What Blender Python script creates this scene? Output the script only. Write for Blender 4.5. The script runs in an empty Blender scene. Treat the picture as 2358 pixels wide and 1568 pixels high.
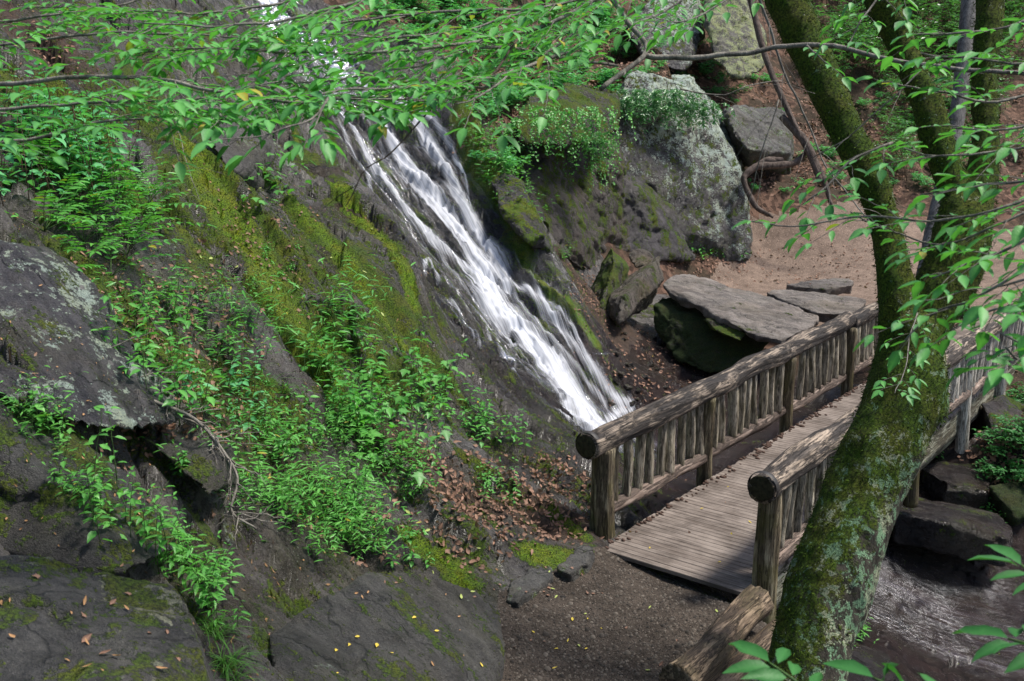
import bpy, math, random
import numpy as np
from mathutils import Vector

random.seed(11)
rng = np.random.default_rng(11)
scene = bpy.context.scene
col = scene.collection
PI = math.pi

# ------------------------------------------------------------------ camera
CAM_Z = 4.2
FPX = 2291.0                       # focal length in units of a 2357 px wide frame (35 mm lens)
PITCH = math.radians(12.93)
SP, CP = math.sin(PITCH), math.cos(PITCH)
cam_data = bpy.data.cameras.new('camera')
cam_data.lens = 35.0
cam_data.sensor_width = 36.0
cam_data.clip_end = 400
cam_data.clip_start = 0.05
cam_data.dof.use_dof = True
cam_data.dof.focus_distance = 13.0
cam_data.dof.aperture_fstop = 6.3
cam = bpy.data.objects.new('camera', cam_data)
cam.location = (0, 0, CAM_Z)
cam.rotation_euler = (PI / 2 - PITCH, 0, 0)
col.objects.link(cam)
scene.camera = cam

# survey helpers: a sight line from the surveyed viewpoint, and the point where it meets a height / distance
def ray(u, v):
    x = (u - 1178.5) / FPX
    y = (784 - v) / FPX
    return np.array([x, CP + y * SP, y * CP - SP])
def at_t(u, v, t):
    return np.array([0, 0, CAM_Z]) + ray(u, v) * t
def at_z(u, v, z):
    d = ray(u, v)
    return np.array([0, 0, CAM_Z]) + d * ((z - CAM_Z) / d[2])

# ------------------------------------------------------------------ noise
_perm = np.random.default_rng(3).permutation(256)
_perm = np.concatenate([_perm, _perm, _perm])
_g3 = np.random.default_rng(4).normal(size=(256, 3))
_g3 /= np.linalg.norm(_g3, axis=1)[:, None]
def noise3(x, y, z):
    x, y, z = np.broadcast_arrays(np.asarray(x, float), np.asarray(y, float), np.asarray(z, float))
    xi, yi, zi = np.floor(x).astype(int), np.floor(y).astype(int), np.floor(z).astype(int)
    xf, yf, zf = x - xi, y - yi, z - zi
    xi &= 255; yi &= 255; zi &= 255
    f = lambda t: t * t * t * (t * (t * 6 - 15) + 10)
    u, v, w = f(xf), f(yf), f(zf)
    def g(i, j, k):
        h = _perm[_perm[_perm[xi + i] + yi + j] + zi + k]
        gr = _g3[h]
        return gr[..., 0] * (xf - i) + gr[..., 1] * (yf - j) + gr[..., 2] * (zf - k)
    x1 = g(0,0,0) * (1-u) + g(1,0,0) * u
    x2 = g(0,1,0) * (1-u) + g(1,1,0) * u
    y1 = x1 * (1-v) + x2 * v
    x1 = g(0,0,1) * (1-u) + g(1,0,1) * u
    x2 = g(0,1,1) * (1-u) + g(1,1,1) * u
    y2 = x1 * (1-v) + x2 * v
    return (y1 * (1-w) + y2 * w) * 1.5
def fbm(x, y, z, octv=4, gain=.5):
    s = 0; a = 1
    for i in range(octv):
        s = s + a * noise3(x * 2**i + 17.3 * i, y * 2**i + 5.1 * i, z * 2**i + 9.7 * i)
        a *= gain
    return s
def ridged(x, y, z, octv=4):
    s = 0; a = 1
    for i in range(octv):
        s = s + a * (1 - np.abs(noise3(x * 2**i + 7.3 * i, y * 2**i, z * 2**i + 3.7 * i)) * 2)
        a *= .5
    return s
def _h(i, j, k):
    v = np.sin(i * 127.1 + j * 311.7 + k * 74.7) * 43758.5453
    return v - np.floor(v)
def chips(x, y, seed=0.0, jit=.85):
    """broken-rock facets: returns a tilted plane value per cell and the distance to the cell edge"""
    xi, yi = np.floor(x), np.floor(y)
    d1 = np.full(x.shape, 9.0); d2 = np.full(x.shape, 9.0); val = np.zeros(x.shape)
    for i in (-1, 0, 1):
        for j in (-1, 0, 1):
            cx, cy = xi + i, yi + j
            px = cx + .5 + jit * (_h(cx, cy, seed) - .5); py = cy + .5 + jit * (_h(cx, cy, seed + 1.7) - .5)
            dx, dy = x - px, y - py
            d = np.sqrt(dx * dx + dy * dy)
            v = (_h(cx, cy, seed + 3.1) - .5) + dx * (_h(cx, cy, seed + 5.3) - .5) * 1.6 + dy * (_h(cx, cy, seed + 7.9) - .5) * 1.6
            c = d < d1
            d2 = np.where(c, d1, np.minimum(d2, d))
            val = np.where(c, v, val); d1 = np.where(c, d, d1)
    return val, d2 - d1
def smooth(a, b, x):
    t = np.clip((x - a) / (b - a), 0, 1)
    return t * t * (3 - 2 * t)

# ------------------------------------------------------------------ object helpers
def link_mesh(name, me, mat=None, parent=None):
    o = bpy.data.objects.new(name, me)
    col.objects.link(o)
    if mat is not None:
        me.materials.append(mat)
    if parent is not None:
        o.parent = parent
    return o
def mesh_np(name, V, Fs, smooth_shade=True, attrs=None, uv=None):
    """V (n,3); Fs (m,k) index array or list of such arrays"""
    me = bpy.data.meshes.new(name)
    if isinstance(Fs, np.ndarray):
        Fs = [Fs]
    Fs = [np.asarray(f, dtype=np.int32) for f in Fs if len(f)]
    V = np.asarray(V, dtype=np.float32)
    me.vertices.add(len(V))
    me.vertices.foreach_set('co', V.ravel())
    loops = np.concatenate([f.ravel() for f in Fs])
    sizes = np.concatenate([np.full(len(f), f.shape[1], dtype=np.int32) for f in Fs])
    starts = np.concatenate([[0], np.cumsum(sizes)[:-1]]).astype(np.int32)
    me.loops.add(len(loops))
    me.loops.foreach_set('vertex_index', loops)
    me.polygons.add(len(sizes))
    me.polygons.foreach_set('loop_start', starts)
    me.polygons.foreach_set('loop_total', sizes)
    me.polygons.foreach_set('use_smooth', np.full(len(sizes), smooth_shade, dtype=bool))
    if attrs:
        for k, a in attrs.items():
            at = me.attributes.new(k, 'FLOAT', 'POINT')
            at.data.foreach_set('value', np.asarray(a, dtype=np.float32).ravel())
    if uv is not None:
        l = me.uv_layers.new(name='uv')
        l.data.foreach_set('uv', np.asarray(uv, dtype=np.float32)[loops].ravel())
    me.update()
    me.validate()
    return me
def tag(o, label=None, cat=None, group=None, kind=None):
    if label: o['label'] = label
    if cat: o['category'] = cat
    if group: o['group'] = group
    if kind: o['kind'] = kind
    return o
def empty(name, loc=(0, 0, 0), rz=0.0):
    o = bpy.data.objects.new(name, None)
    o.empty_display_size = .1
    col.objects.link(o)
    o.location = loc
    o.rotation_euler = (0, 0, rz)
    return o
def get_np(me):
    V = np.empty(len(me.vertices) * 3, np.float32)
    me.vertices.foreach_get('co', V)
    return V.reshape(-1, 3).astype(float)
def get_nrm(me):
    V = np.empty(len(me.vertices) * 3, np.float32)
    me.vertex_normals.foreach_get('vector', V)
    return V.reshape(-1, 3).astype(float)
def set_np(me, V):
    me.vertices.foreach_set('co', np.asarray(V, np.float32).ravel())
    me.update()
def set_smooth(me, on=True):
    me.polygons.foreach_set('use_smooth', np.full(len(me.polygons), on, dtype=bool))
def add_attr(me, name, a):
    at = me.attributes.get(name) or me.attributes.new(name, 'FLOAT', 'POINT')
    at.data.foreach_set('value', np.asarray(a, np.float32).ravel())
def remesh(me, voxel):
    """voxel remesh of a closed mesh through a throw-away object"""
    o = bpy.data.objects.new('tmp', me)
    col.objects.link(o)
    m = o.modifiers.new('r', 'REMESH')
    m.mode = 'VOXEL'; m.voxel_size = voxel
    dg = bpy.context.evaluated_depsgraph_get()
    out = bpy.data.meshes.new_from_object(o.evaluated_get(dg))
    bpy.data.objects.remove(o)
    return out
def lap(me, V, it=2, lam=.5):
    E = np.empty(len(me.edges) * 2, np.int32)
    me.edges.foreach_get('vertices', E)
    E = E.reshape(-1, 2)
    n = len(V)
    deg = np.bincount(E.ravel(), minlength=n)[:, None].clip(1)
    for _ in range(it):
        S = np.zeros_like(V)
        for k in range(3):
            S[:, k] = np.bincount(E[:, 0], V[E[:, 1], k], n) + np.bincount(E[:, 1], V[E[:, 0], k], n)
        V = V * (1 - lam) + lam * S / deg
    return V
def tube(path, radii, nseg=12, cap=True, twist=0.0):
    """swept tube: returns V, [quads, tris]"""
    P = np.asarray(path, float); R = np.asarray(radii, float)
    n = len(P)
    T = np.gradient(P, axis=0)
    T /= np.linalg.norm(T, axis=1)[:, None] + 1e-9
    ref = np.array([0, 0, 1.0]) if abs(T[0, 2]) < .9 else np.array([1.0, 0, 0])
    a = np.cross(T[0], ref); a /= np.linalg.norm(a)
    A = []; B = []
    for i in range(n):
        a = a - T[i] * a.dot(T[i]); a /= np.linalg.norm(a) + 1e-9
        A.append(a); B.append(np.cross(T[i], a))
    A = np.array(A); B = np.array(B)
    th = np.linspace(0, 2 * PI, nseg, endpoint=False)
    V = P[:, None, :] + R[:, None, None] * (np.cos(th)[None, :, None] * A[:, None, :] + np.sin(th)[None, :, None] * B[:, None, :])
    V = V.reshape(-1, 3)
    i = np.arange(n - 1)[:, None]; j = np.arange(nseg)[None, :]
    q = np.stack([i * nseg + j, i * nseg + (j + 1) % nseg, (i + 1) * nseg + (j + 1) % nseg, (i + 1) * nseg + j], -1).reshape(-1, 4)
    if not cap:
        return V, [q]
    c0, c1 = len(V), len(V) + 1
    V = np.vstack([V, P[0], P[-1]])
    jj = np.arange(nseg)
    t0 = np.stack([np.full(nseg, c0), (jj + 1) % nseg, jj], -1)
    t1 = np.stack([np.full(nseg, c1), (n - 1) * nseg + jj, (n - 1) * nseg + (jj + 1) % nseg], -1)
    return V, [q, np.vstack([t0, t1])]
class Acc:
    """collects several shapes into one mesh"""
    def __init__(s): s.V = []; s.Q = []; s.T = []; s.n = 0; s.A = []
    def add(s, V, Fs, a=0.0):
        for f in Fs:
            (s.Q if f.shape[1] == 4 else s.T).append(f + s.n)
        s.V.append(V); s.n += len(V); s.A.append(np.full(len(V), a))
    def mesh(s, name, attr=None, smooth_shade=True):
        Fs = []
        if s.Q: Fs.append(np.vstack(s.Q))
        if s.T: Fs.append(np.vstack(s.T))
        return mesh_np(name, np.vstack(s.V), Fs, smooth_shade, {attr: np.concatenate(s.A)} if attr else None)
def spline(pts, n):
    """Catmull-Rom through rows of pts, n samples"""
    P = np.asarray(pts, float)
    k = len(P)
    if k == 2:
        t = np.linspace(0, 1, n)[:, None]
        return P[0] * (1 - t) + P[1] * t
    Q = np.vstack([2 * P[0] - P[1], P, 2 * P[-1] - P[-2]])
    s = np.linspace(0, k - 1 - 1e-6, n)
    i = s.astype(int); t = (s - i)[:, None]
    p0, p1, p2, p3 = Q[i], Q[i + 1], Q[i + 2], Q[i + 3]
    return .5 * ((2 * p1) + (-p0 + p2) * t + (2 * p0 - 5 * p1 + 4 * p2 - p3) * t**2 + (-p0 + 3 * p1 - 3 * p2 + p3) * t**3)
def seg_dist(P, poly):
    """distance of xy points P (n,2) to polyline, and parameter 0..1 along it"""
    best = np.full(len(P), 1e9); par = np.zeros(len(P))
    poly = np.asarray(poly, float); m = len(poly) - 1
    for i in range(m):
        a, b = poly[i], poly[i + 1]
        d = b - a
        t = np.clip(((P - a) @ d) / (d @ d + 1e-12), 0, 1)
        dist = np.linalg.norm(P - a - t[:, None] * d, axis=1)
        w = dist < best
        best[w] = dist[w]; par[w] = (i + t[w]) / m
    return best, par
# ------------------------------------------------------------------ materials
class NT:
    def __init__(s, name):
        s.mat = bpy.data.materials.new(name)
        s.mat.use_nodes = True
        s.t = s.mat.node_tree
        s.t.nodes.clear()
        s.out = s.t.nodes.new('ShaderNodeOutputMaterial')
    def n(s, typ, **kw):
        nd = s.t.nodes.new(typ)
        for k, v in kw.items():
            if k.startswith('i_'):
                nd.inputs[int(k[2:])].default_value = v
            else:
                setattr(nd, k, v)
        return nd
    def l(s, a, b): s.t.links.new(a, b)
    def val(s, x, sock):
        if isinstance(x, (int, float)): sock.default_value = x
        elif isinstance(x, (tuple, list)): sock.default_value = (*x, 1) if len(x) == 3 and sock.type == 'RGBA' else x
        else: s.l(x, sock)
    def math(s, op, a, b=0.0, c=None, clamp=False):
        nd = s.n('ShaderNodeMath', operation=op, use_clamp=clamp)
        s.val(a, nd.inputs[0]); s.val(b, nd.inputs[1])
        if c is not None: s.val(c, nd.inputs[2])
        return nd.outputs[0]
    def ramp01(s, x, lo, hi, smooth_=True):
        nd = s.n('ShaderNodeMapRange', interpolation_type='SMOOTHSTEP' if smooth_ else 'LINEAR')
        s.val(x, nd.inputs[0]); s.val(lo, nd.inputs[1]); s.val(hi, nd.inputs[2])
        return nd.outputs[0]
    def mix(s, f, a, b, mode='MIX'):
        nd = s.n('ShaderNodeMix', data_type='RGBA', blend_type=mode)
        s.val(f, nd.inputs[0]); s.val(a, nd.inputs[6]); s.val(b, nd.inputs[7])
        return nd.outputs[2]
    def attr(s, name):
        return s.n('ShaderNodeAttribute', attribute_name=name).outputs['Fac']
    def coord(s, which='Object'):
        return s.n('ShaderNodeTexCoord').outputs[which]
    def mapping(s, vec, scale=(1, 1, 1), rot=(0, 0, 0), loc=(0, 0, 0)):
        nd = s.n('ShaderNodeMapping')
        s.l(vec, nd.inputs[0])
        nd.inputs['Scale'].default_value = scale; nd.inputs['Rotation'].default_value = rot; nd.inputs['Location'].default_value = loc
        return nd.outputs[0]
    def noise(s, vec, scale, detail=4, rough=.55, dist=0.0):
        nd = s.n('ShaderNodeTexNoise')
        s.l(vec, nd.inputs['Vector'])
        nd.inputs['Scale'].default_value = scale; nd.inputs['Detail'].default_value = detail
        nd.inputs['Roughness'].default_value = rough; nd.inputs['Distortion'].default_value = dist
        return nd.outputs['Fac']
    def voro(s, vec, scale, feature='F1', out='Distance', rnd=1.0):
        nd = s.n('ShaderNodeTexVoronoi', feature=feature)
        s.l(vec, nd.inputs['Vector']); nd.inputs['Scale'].default_value = scale
        nd.inputs['Randomness'].default_value = rnd
        return nd.outputs[out]
    def bump(s, h, strength, dist, normal=None):
        nd = s.n('ShaderNodeBump')
        s.val(h, nd.inputs['Height']); nd.inputs['Strength'].default_value = strength; nd.inputs['Distance'].default_value = dist
        if normal is not None: s.l(normal, nd.inputs['Normal'])
        return nd.outputs[0]
    def principled(s, color, rough, normal=None, spec=.5, **kw):
        nd = s.n('ShaderNodeBsdfPrincipled')
        s.val(color, nd.inputs['Base Color']); s.val(rough, nd.inputs['Roughness'])
        s.val(spec, nd.inputs['Specular IOR Level'])
        if normal is not None: s.l(normal, nd.inputs['Normal'])
        for k, v in kw.items(): s.val(v, nd.inputs[k])
        return nd
    def finish(s, shader):
        s.l(shader.outputs[0], s.out.inputs['Surface'])
        return s.mat

FALL = np.array([.86, -.51])        # direction the rock layers dip, in plan
ACROSS = np.array([.51, .86])

def moss_color(t, vec, bright=1.0):
    f = t.noise(vec, 60, 3, .7)
    g = t.noise(vec, 5, 3, .6)
    c = t.mix(t.ramp01(f, .3, .7), (.014 * bright, .030 * bright, .003), (.125 * bright, .22 * bright, .012))
    c2 = t.mix(t.ramp01(f, .3, .7), (.024 * bright, .030 * bright, .004), (.18 * bright, .22 * bright, .018))
    return t.mix(t.ramp01(g, .4, .65), c, c2)

def rock_material(name, dark=(.022, .022, .026), mid=(.085, .08, .088), warm=(.075, .05, .032), moss=0.0, lichen=0.0,
                  lichen_col=(.42, .52, .42), rough=(.18, .5), use_attr=False, stretch=True, moss_up=False, lgrad=(0, 0, 0), film=.25, moss_bright=1.3, bumpk=1.0, brown=.5, spots=0.0):
    t = NT(name)
    P = t.coord('Object')
    # layer direction: stretch the noise along the dip of the rock
    ang = math.atan2(FALL[1], FALL[0])
    S = t.mapping(P, scale=(1, 1, 1), rot=(0, 0, -ang))
    L = t.mapping(S, scale=(.38, 1, .5)) if stretch else P
    n1 = t.noise(L, 2.2, 6, .6, .3)
    n2 = t.noise(L, 9, 6, .65, .2)
    n3 = t.noise(P, 45, 5, .7)
    m = t.math('MULTIPLY_ADD', n2, .55, t.math('MULTIPLY_ADD', n3, .4, t.math('MULTIPLY', n1, .5)))
    n4 = t.noise(P, 140, 3, .75)
    m = t.math('ADD', m, t.math('MULTIPLY_ADD', n4, .5, -.25))
    c = t.mix(t.ramp01(m, .48, .98), dark, mid)
    sp = t.ramp01(t.noise(P, 75, 2, .8), .66, .74)
    c = t.mix(t.math('MULTIPLY', sp, .5), c, tuple(x * 2.2 for x in mid))
    stn = t.ramp01(t.noise(t.mapping(S, scale=(.12, 1.4, .5)), 1.6, 5, .65, .5), .46, .66)
    c = t.mix(t.math('MULTIPLY', stn, .35), c, tuple(x * .55 for x in dark))
    wb = t.ramp01(t.noise(P, .9, 4, .6), .45, .68)
    c = t.mix(t.math('MULTIPLY', wb, brown), c, t.mix(t.ramp01(m, .45, 1.0), tuple(x * .25 for x in warm), warm))
    fl = t.ramp01(t.noise(L, 1.7, 5, .68, .4), .44, .64)
    c = t.mix(t.math('MULTIPLY', fl, film), c, t.mix(t.ramp01(m, .45, 1.0), (.016, .017, .008), (.15, .145, .07)))
    # cracks along the layers
    wv = t.n('ShaderNodeVectorMath', operation='ADD'); nv = t.n('ShaderNodeTexNoise'); t.l(P, nv.inputs['Vector']); nv.inputs['Scale'].default_value = 2.2; nv.inputs['Detail'].default_value = 5
    sv = t.n('ShaderNodeVectorMath', operation='SCALE'); t.l(nv.outputs['Color'], sv.inputs[0]); sv.inputs['Scale'].default_value = .55
    t.l(L, wv.inputs[0]); t.l(sv.outputs[0], wv.inputs[1])
    crack = t.voro(wv.outputs[0], 1.5, 'DISTANCE_TO_EDGE')
    cr = t.ramp01(crack, .0, .022)
    cr = t.math('MAXIMUM', cr, t.ramp01(t.noise(P, 1.3, 3, .6), .46, .54))
    c = t.mix(t.math('MULTIPLY', t.math('SUBTRACT', 1.0, cr), .6), c, (.008, .008, .008))
    rgh = t.math('MULTIPLY_ADD', t.ramp01(n2, .3, .75), rough[1] - rough[0], rough[0])
    h = t.math('ADD', t.math('MULTIPLY_ADD', n2, .7, t.math('MULTIPLY', n1, .6)), t.math('MULTIPLY_ADD', cr, .25, t.math('MULTIPLY_ADD', n3, .55, t.math('MULTIPLY', n4, .35))))
    def over(c, rgh, mask, ccol, r):
        return t.mix(mask, c, ccol), t.math('MULTIPLY_ADD', mask, t.math('SUBTRACT', r, rgh), rgh)
    if use_attr:
        wet = t.attr('wet')
        c = t.mix(t.math('MULTIPLY', wet, .5), c, (.008, .007, .009))
        rgh = t.math('MULTIPLY', rgh, t.math('MULTIPLY_ADD', wet, -.62, 1.0))
        # bare earth / leaf mould
        dirt = t.attr('dirt')
        dn = t.noise(P, 30, 6, .75)
        dcol = t.mix(t.ramp01(dn, .3, .7), (.028, .018, .012), (.115, .068, .042))
        dm = t.ramp01(t.math('ADD', dirt, t.math('MULTIPLY_ADD', t.noise(P, 6, 5, .7), .9, -.45)), .35, .65)
        c, rgh = over(c, rgh, dm, dcol, .9)
    # pale lichen crusts
    if lichen or use_attr:
        la = t.attr('lichen') if use_attr else lichen
        if any(lgrad):
            dv = t.n('ShaderNodeVectorMath', operation='DOT_PRODUCT'); t.l(P, dv.inputs[0]); dv.inputs[1].default_value = lgrad
            la = t.math('ADD', lichen, dv.outputs['Value'])
        ln = t.noise(P, 3.0, 6, .72, .3)
        lf = t.noise(P, 22, 5, .75)
        lm = t.ramp01(t.math('ADD', t.math('MULTIPLY_ADD', ln, 2.4, t.math('MULTIPLY', lf, 1.8)), t.math('ADD', la, -2.1)), .55, .68)
        lm = t.math('MULTIPLY', lm, t.ramp01(la, .0, .15)) if use_attr else lm
        lc = t.mix(t.ramp01(t.noise(P, 5, 2, .5), .35, .65), lichen_col, tuple(min(1, x * f) for x, f in zip(lichen_col, (1.05, .95, .75))))
        lc = t.mix(t.ramp01(t.noise(P, 80, 3, .7), .3, .75), tuple(x * .55 for x in lichen_col), lc)
        c, rgh = over(c, rgh, lm, lc, .9)
        h = t.math('MULTIPLY_ADD', lm, .12, h)
    if spots:
        vd = t.voro(t.mapping(P, scale=(1, 1, 1), loc=(3, 1, 2)), 7.0)
        vs = t.math('MULTIPLY', t.ramp01(vd, .2, .14), t.ramp01(t.noise(P, 2.2, 2, .5), .5, .58))
        c, rgh = over(c, rgh, t.math('MULTIPLY', vs, spots), (.26, .25, .24), .9)
    # moss
    if moss or use_attr or moss_up:
        if use_attr: ma = t.attr('moss')
        else: ma = moss
        if moss_up:
            nz = t.n('ShaderNodeSeparateXYZ'); g = t.n('ShaderNodeNewGeometry'); t.l(g.outputs['Normal'], nz.inputs[0])
            ma = t.math('ADD', ma, t.math('MULTIPLY_ADD', nz.outputs[2], .5, -.25))
        mn = t.noise(L, 3.5, 6, .7, .2)
        mf = t.noise(P, 28, 4, .7)
        mm = t.math('ADD', t.math('MULTIPLY_ADD', mn, 2.6, t.math('MULTIPLY', mf, 1.3)), t.math('ADD', ma, -1.95))
        mm = t.ramp01(mm, .46, .64)
        mb = t.mix(t.ramp01(ma, .6, 1.3), moss_color(t, P, 1.35), moss_color(t, P, 2.5)) if use_attr else moss_color(t, P, moss_bright)
        c, rgh = over(c, rgh, mm, mb, 1.0)
        h = t.math('ADD', h, t.math('MULTIPLY', mm, t.math('MULTIPLY_ADD', t.noise(P, 90, 4, .8), .9, .15)))
    nrm = t.bump(h, 1.0 * bumpk, .075)
    return t.finish(t.principled(c, rgh, nrm, .6))

def wood_material(name, dark=(.03, .024, .02), mid=(.14, .11, .085), pale=(.42, .36, .30), pale_amt=.5, green=0.0, scale=1.0, axis=2, rough=.75):
    t = NT(name)
    P = t.coord('Object')
    info = t.n('ShaderNodeObjectInfo').outputs['Random']
    off = t.n('ShaderNodeVectorMath', operation='ADD')
    t.l(P, off.inputs[0])
    cmb = t.n('ShaderNodeCombineXYZ'); 
    t.l(t.math('MULTIPLY', info, 37.0), cmb.inputs[0]); t.l(t.math('MULTIPLY', info, 91.0), cmb.inputs[1])
    t.l(cmb.outputs[0], off.inputs[1])
    Q = off.outputs[0]
    sc = [1.0, 1.0, 1.0]; sc[axis] = .08
    L = t.mapping(Q, scale=tuple(sc))
    g = t.noise(L, 22 * scale, 6, .7, .6)
    g2 = t.noise(L, 75 * scale, 4, .7)
    p = t.noise(t.mapping(Q, scale=tuple(.3 if i == axis else 1 for i in range(3))), 9 * scale, 5, .65, .4)
    m = t.math('MULTIPLY_ADD', g2, .4, t.math('MULTIPLY', g, .6))
    c = t.mix(t.ramp01(m, .36, .62), dark, mid)
    pm = t.math('MULTIPLY', t.ramp01(t.math('MULTIPLY_ADD', p, .6, t.math('MULTIPLY', g, .4)), .56 - .2 * pale_amt, .66 - .2 * pale_amt), t.ramp01(g2, .3, .6))
    c = t.mix(pm, c, pale)
    if green:
        gm = t.math('MULTIPLY', t.ramp01(t.noise(Q, 4, 4, .6), .42, .62), green)
        c = t.mix(gm, c, t.mix(g2, (.03, .032, .006), (.14, .125, .03)))
    ck = t.ramp01(t.math('ABSOLUTE', t.math('SUBTRACT', g, .5)), .0, .03)
    c = t.mix(t.math('MULTIPLY', t.math('SUBTRACT', 1.0, ck), .7), c, (.006, .005, .005))
    tone = t.n('ShaderNodeHueSaturation')
    t.l(c, tone.inputs['Color']); t.l(t.math('MULTIPLY_ADD', info, .55, .72), tone.inputs['Value'])
    h = t.math('ADD', t.math('MULTIPLY', ck, .5), t.math('MULTIPLY_ADD', g2, .4, t.math('MULTIPLY', g, .5)))
    return t.finish(t.principled(tone.outputs[0], rough, t.bump(h, .8, .02), .3))

def leaf_material(name, col_a, col_b, yellow=0.0, gloss=.4, trans=.35, spec=.5):
    t = NT(name)
    g = t.n('ShaderNodeNewGeometry')
    r = g.outputs['Random Per Island']
    P = t.coord('Object')
    c = t.mix(t.ramp01(r, .1, .95, False), col_a, col_b)
    c = t.mix(t.ramp01(t.noise(P, 60, 2, .5), .55, .75), c, t.mix(.5, c, col_b))
    big = t.noise(P, 1.7, 2, .5)
    c = t.mix(t.ramp01(big, .35, .7), c, t.mix(.5, c, col_b))
    if yellow:
        c = t.mix(t.ramp01(r, 1.0 - yellow, 1.0 - yellow + .002), c, (.5, .34, .03))
    mid = t.attr('mid')                   # 1 along the midrib
    c = t.mix(t.math('MULTIPLY', mid, .35), c, tuple(min(1, x * 1.8 + .02) for x in col_b))
    c = t.mix(t.math('MULTIPLY', g.outputs['Backfacing'], .35), c, tuple(x * .75 + .02 for x in col_b))
    p = t.principled(c, gloss, t.bump(t.noise(P, 130, 2, .5), .25, .004), spec)
    tr = t.n('ShaderNodeBsdfTranslucent')
    tc = t.mix(1.0, c, (1.25, 1.5, .6), 'MULTIPLY')
    t.l(tc, tr.inputs['Color'])
    mx = t.n('ShaderNodeMixShader'); mx.inputs[0].default_value = trans
    t.l(p.outputs[0], mx.inputs[1]); t.l(tr.outputs[0], mx.inputs[2])
    return t.finish(mx)

def plain_material(name, color, rough=.8, var=.4, scale=20, bump=.3, spec=.3):
    t = NT(name)
    P = t.coord('Object')
    n = t.noise(P, scale, 5, .7)
    c = t.mix(t.ramp01(n, .3, .7), tuple(x * (1 - var) for x in color), tuple(min(1, x * (1 + var)) for x in color))
    return t.finish(t.principled(c, rough, t.bump(n, bump, .02), spec))
# ------------------------------------------------------------------ terrain height field
CTRL_T = [(0,1568,4.9),(0,1200,5.7),(0,800,6.7),(0,400,8.8),(0,0,12),(400,1568,5.6),(400,1200,6.8),(400,800,8.4),(400,400,11),(400,0,15),
    (800,1568,6.6),(800,1200,8.3),(800,900,10),(800,600,12.5),(600,300,14.5),(950,750,12),(880,560,14),(1200,1130,10.3),(1000,1300,8.6),(1000,950,11.1),
    (1130,1000,11.8),(1250,1050,11.6),
    (1400,1000,15.8),(1250,800,16.6),(1130,800,15.9),(1100,600,17.6),(950,400,18.6),(780,200,19.5),(680,0,22),(1000,0,25),(1000,120,22.5),(1300,930,15.4),
    (1060,250,19.3),(1130,420,18.6),(1230,580,17.9),(1340,760,17.4),(1320,650,22.0),
    (1720,300,33),(2000,300,36),(2000,100,42),(2357,300,38),(2357,100,44),(1900,0,44),(2357,0,47),(1700,100,38),(1500,0,36),(1250,100,27),
    (1300,270,24.6),(1500,200,29),(1100,200,23),(1250,0,30),(1740,540,28),(1760,470,28.5),(1950,450,29),(2300,500,31),(2357,450,32)]
CTRL_Z = [(1370,1250,.05),(1140,1500,.05),(1420,800,-.15),(1500,860,-.5),(1430,950,-.85),(1560,960,-.85),(1480,1180,-.45),
    (2150,1350,-1.75),(2357,1350,-1.8),(2000,1560,-1.6),(2300,1100,-.9),(2357,950,-.1),
    (1200,1568,0),(1350,1400,0),(1500,1400,0),(1720,1400,-.03),(1560,1568,0),(1400,1700,0),
    (1600,620,.2),(1750,600,.25),(1900,620,.15),(2000,680,.05),(2200,600,.2),(2357,600,.3),(2357,700,.05),(1450,640,.25),(1700,680,.1),(1480,560,.3)]
CTRL_W = [(2.6,11,-1.0),(3.8,12.5,-1.2),(3.0,8.6,-1.3),(3.7,7,-1.55),(3.1,5.6,-1.1),(2.3,5.0,-.3),(1.5,3,.2),(5,5,-1.9),(8,8,-2.1),(8,4,-2.3),(1.75,7.6,0),
    (2.15,6.9,-.02),(2.15,5.6,0.0),(7,17.5,-.1),(9.2,20.8,-.08),(11,18,-.1),(6,17,-.5),(7.5,15,-.9),(5.5,12.6,-1.2),
    (-10,12,9.6),(-9,22,12),(-3,31,10.5),(5,46,14),(20,56,14),(34,50,11),(32,30,4),(25,20,1.5),(16,13,-.3),(12,8,-1.6),(-6,5,5.2),(-4,2.5,3.2),(0,2.5,.6)]
_pts = [at_t(*c) for c in CTRL_T] + [at_z(*c) for c in CTRL_Z] + [np.array(c, float) for c in CTRL_W]
_C = np.array(_pts)
def _phi(r2): return np.sqrt(r2 + .16)
_n = len(_C)
_A = np.zeros((_n + 3, _n + 3))
_A[:_n, :_n] = _phi(((_C[:, None, :2] - _C[None, :, :2]) ** 2).sum(-1)) + np.eye(_n) * -.04
_A[:_n, _n] = 1; _A[:_n, _n + 1:] = _C[:, :2]
_A[_n:, :_n] = _A[:_n, _n:].T
_w = np.linalg.solve(_A, np.concatenate([_C[:, 2], np.zeros(3)]))
def base_h(x, y):
    x = np.asarray(x, float); y = np.asarray(y, float)
    sh = x.shape; x = x.ravel(); y = y.ravel()
    out = np.empty(len(x))
    for i in range(0, len(x), 40000):
        X, Y = x[i:i+40000], y[i:i+40000]
        r2 = (X[:, None] - _C[None, :, 0]) ** 2 + (Y[:, None] - _C[None, :, 1]) ** 2
        out[i:i+40000] = _phi(r2) @ _w[:_n] + _w[_n] + X * _w[_n+1] + Y * _w[_n+2]
    return out.reshape(sh)
def march(u, v, fn, t0=2.0, t1=70.0):
    d = ray(u, v)
    T = np.geomspace(t0, t1, 900)
    X, Y, Z = d[0] * T, d[1] * T, CAM_Z + d[2] * T
    below = Z < fn(X, Y)
    if not below.any(): return at_t(u, v, 60)
    k = int(np.argmax(below))
    if k == 0: return at_t(u, v, t0)
    a, b = T[k - 1], T[k]
    for _ in range(14):
        m = .5 * (a + b)
        p = at_t(u, v, m)
        if p[2] < fn(p[0:1], p[1:2])[0]: b = m
        else: a = m
    return at_t(u, v, b)
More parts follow.
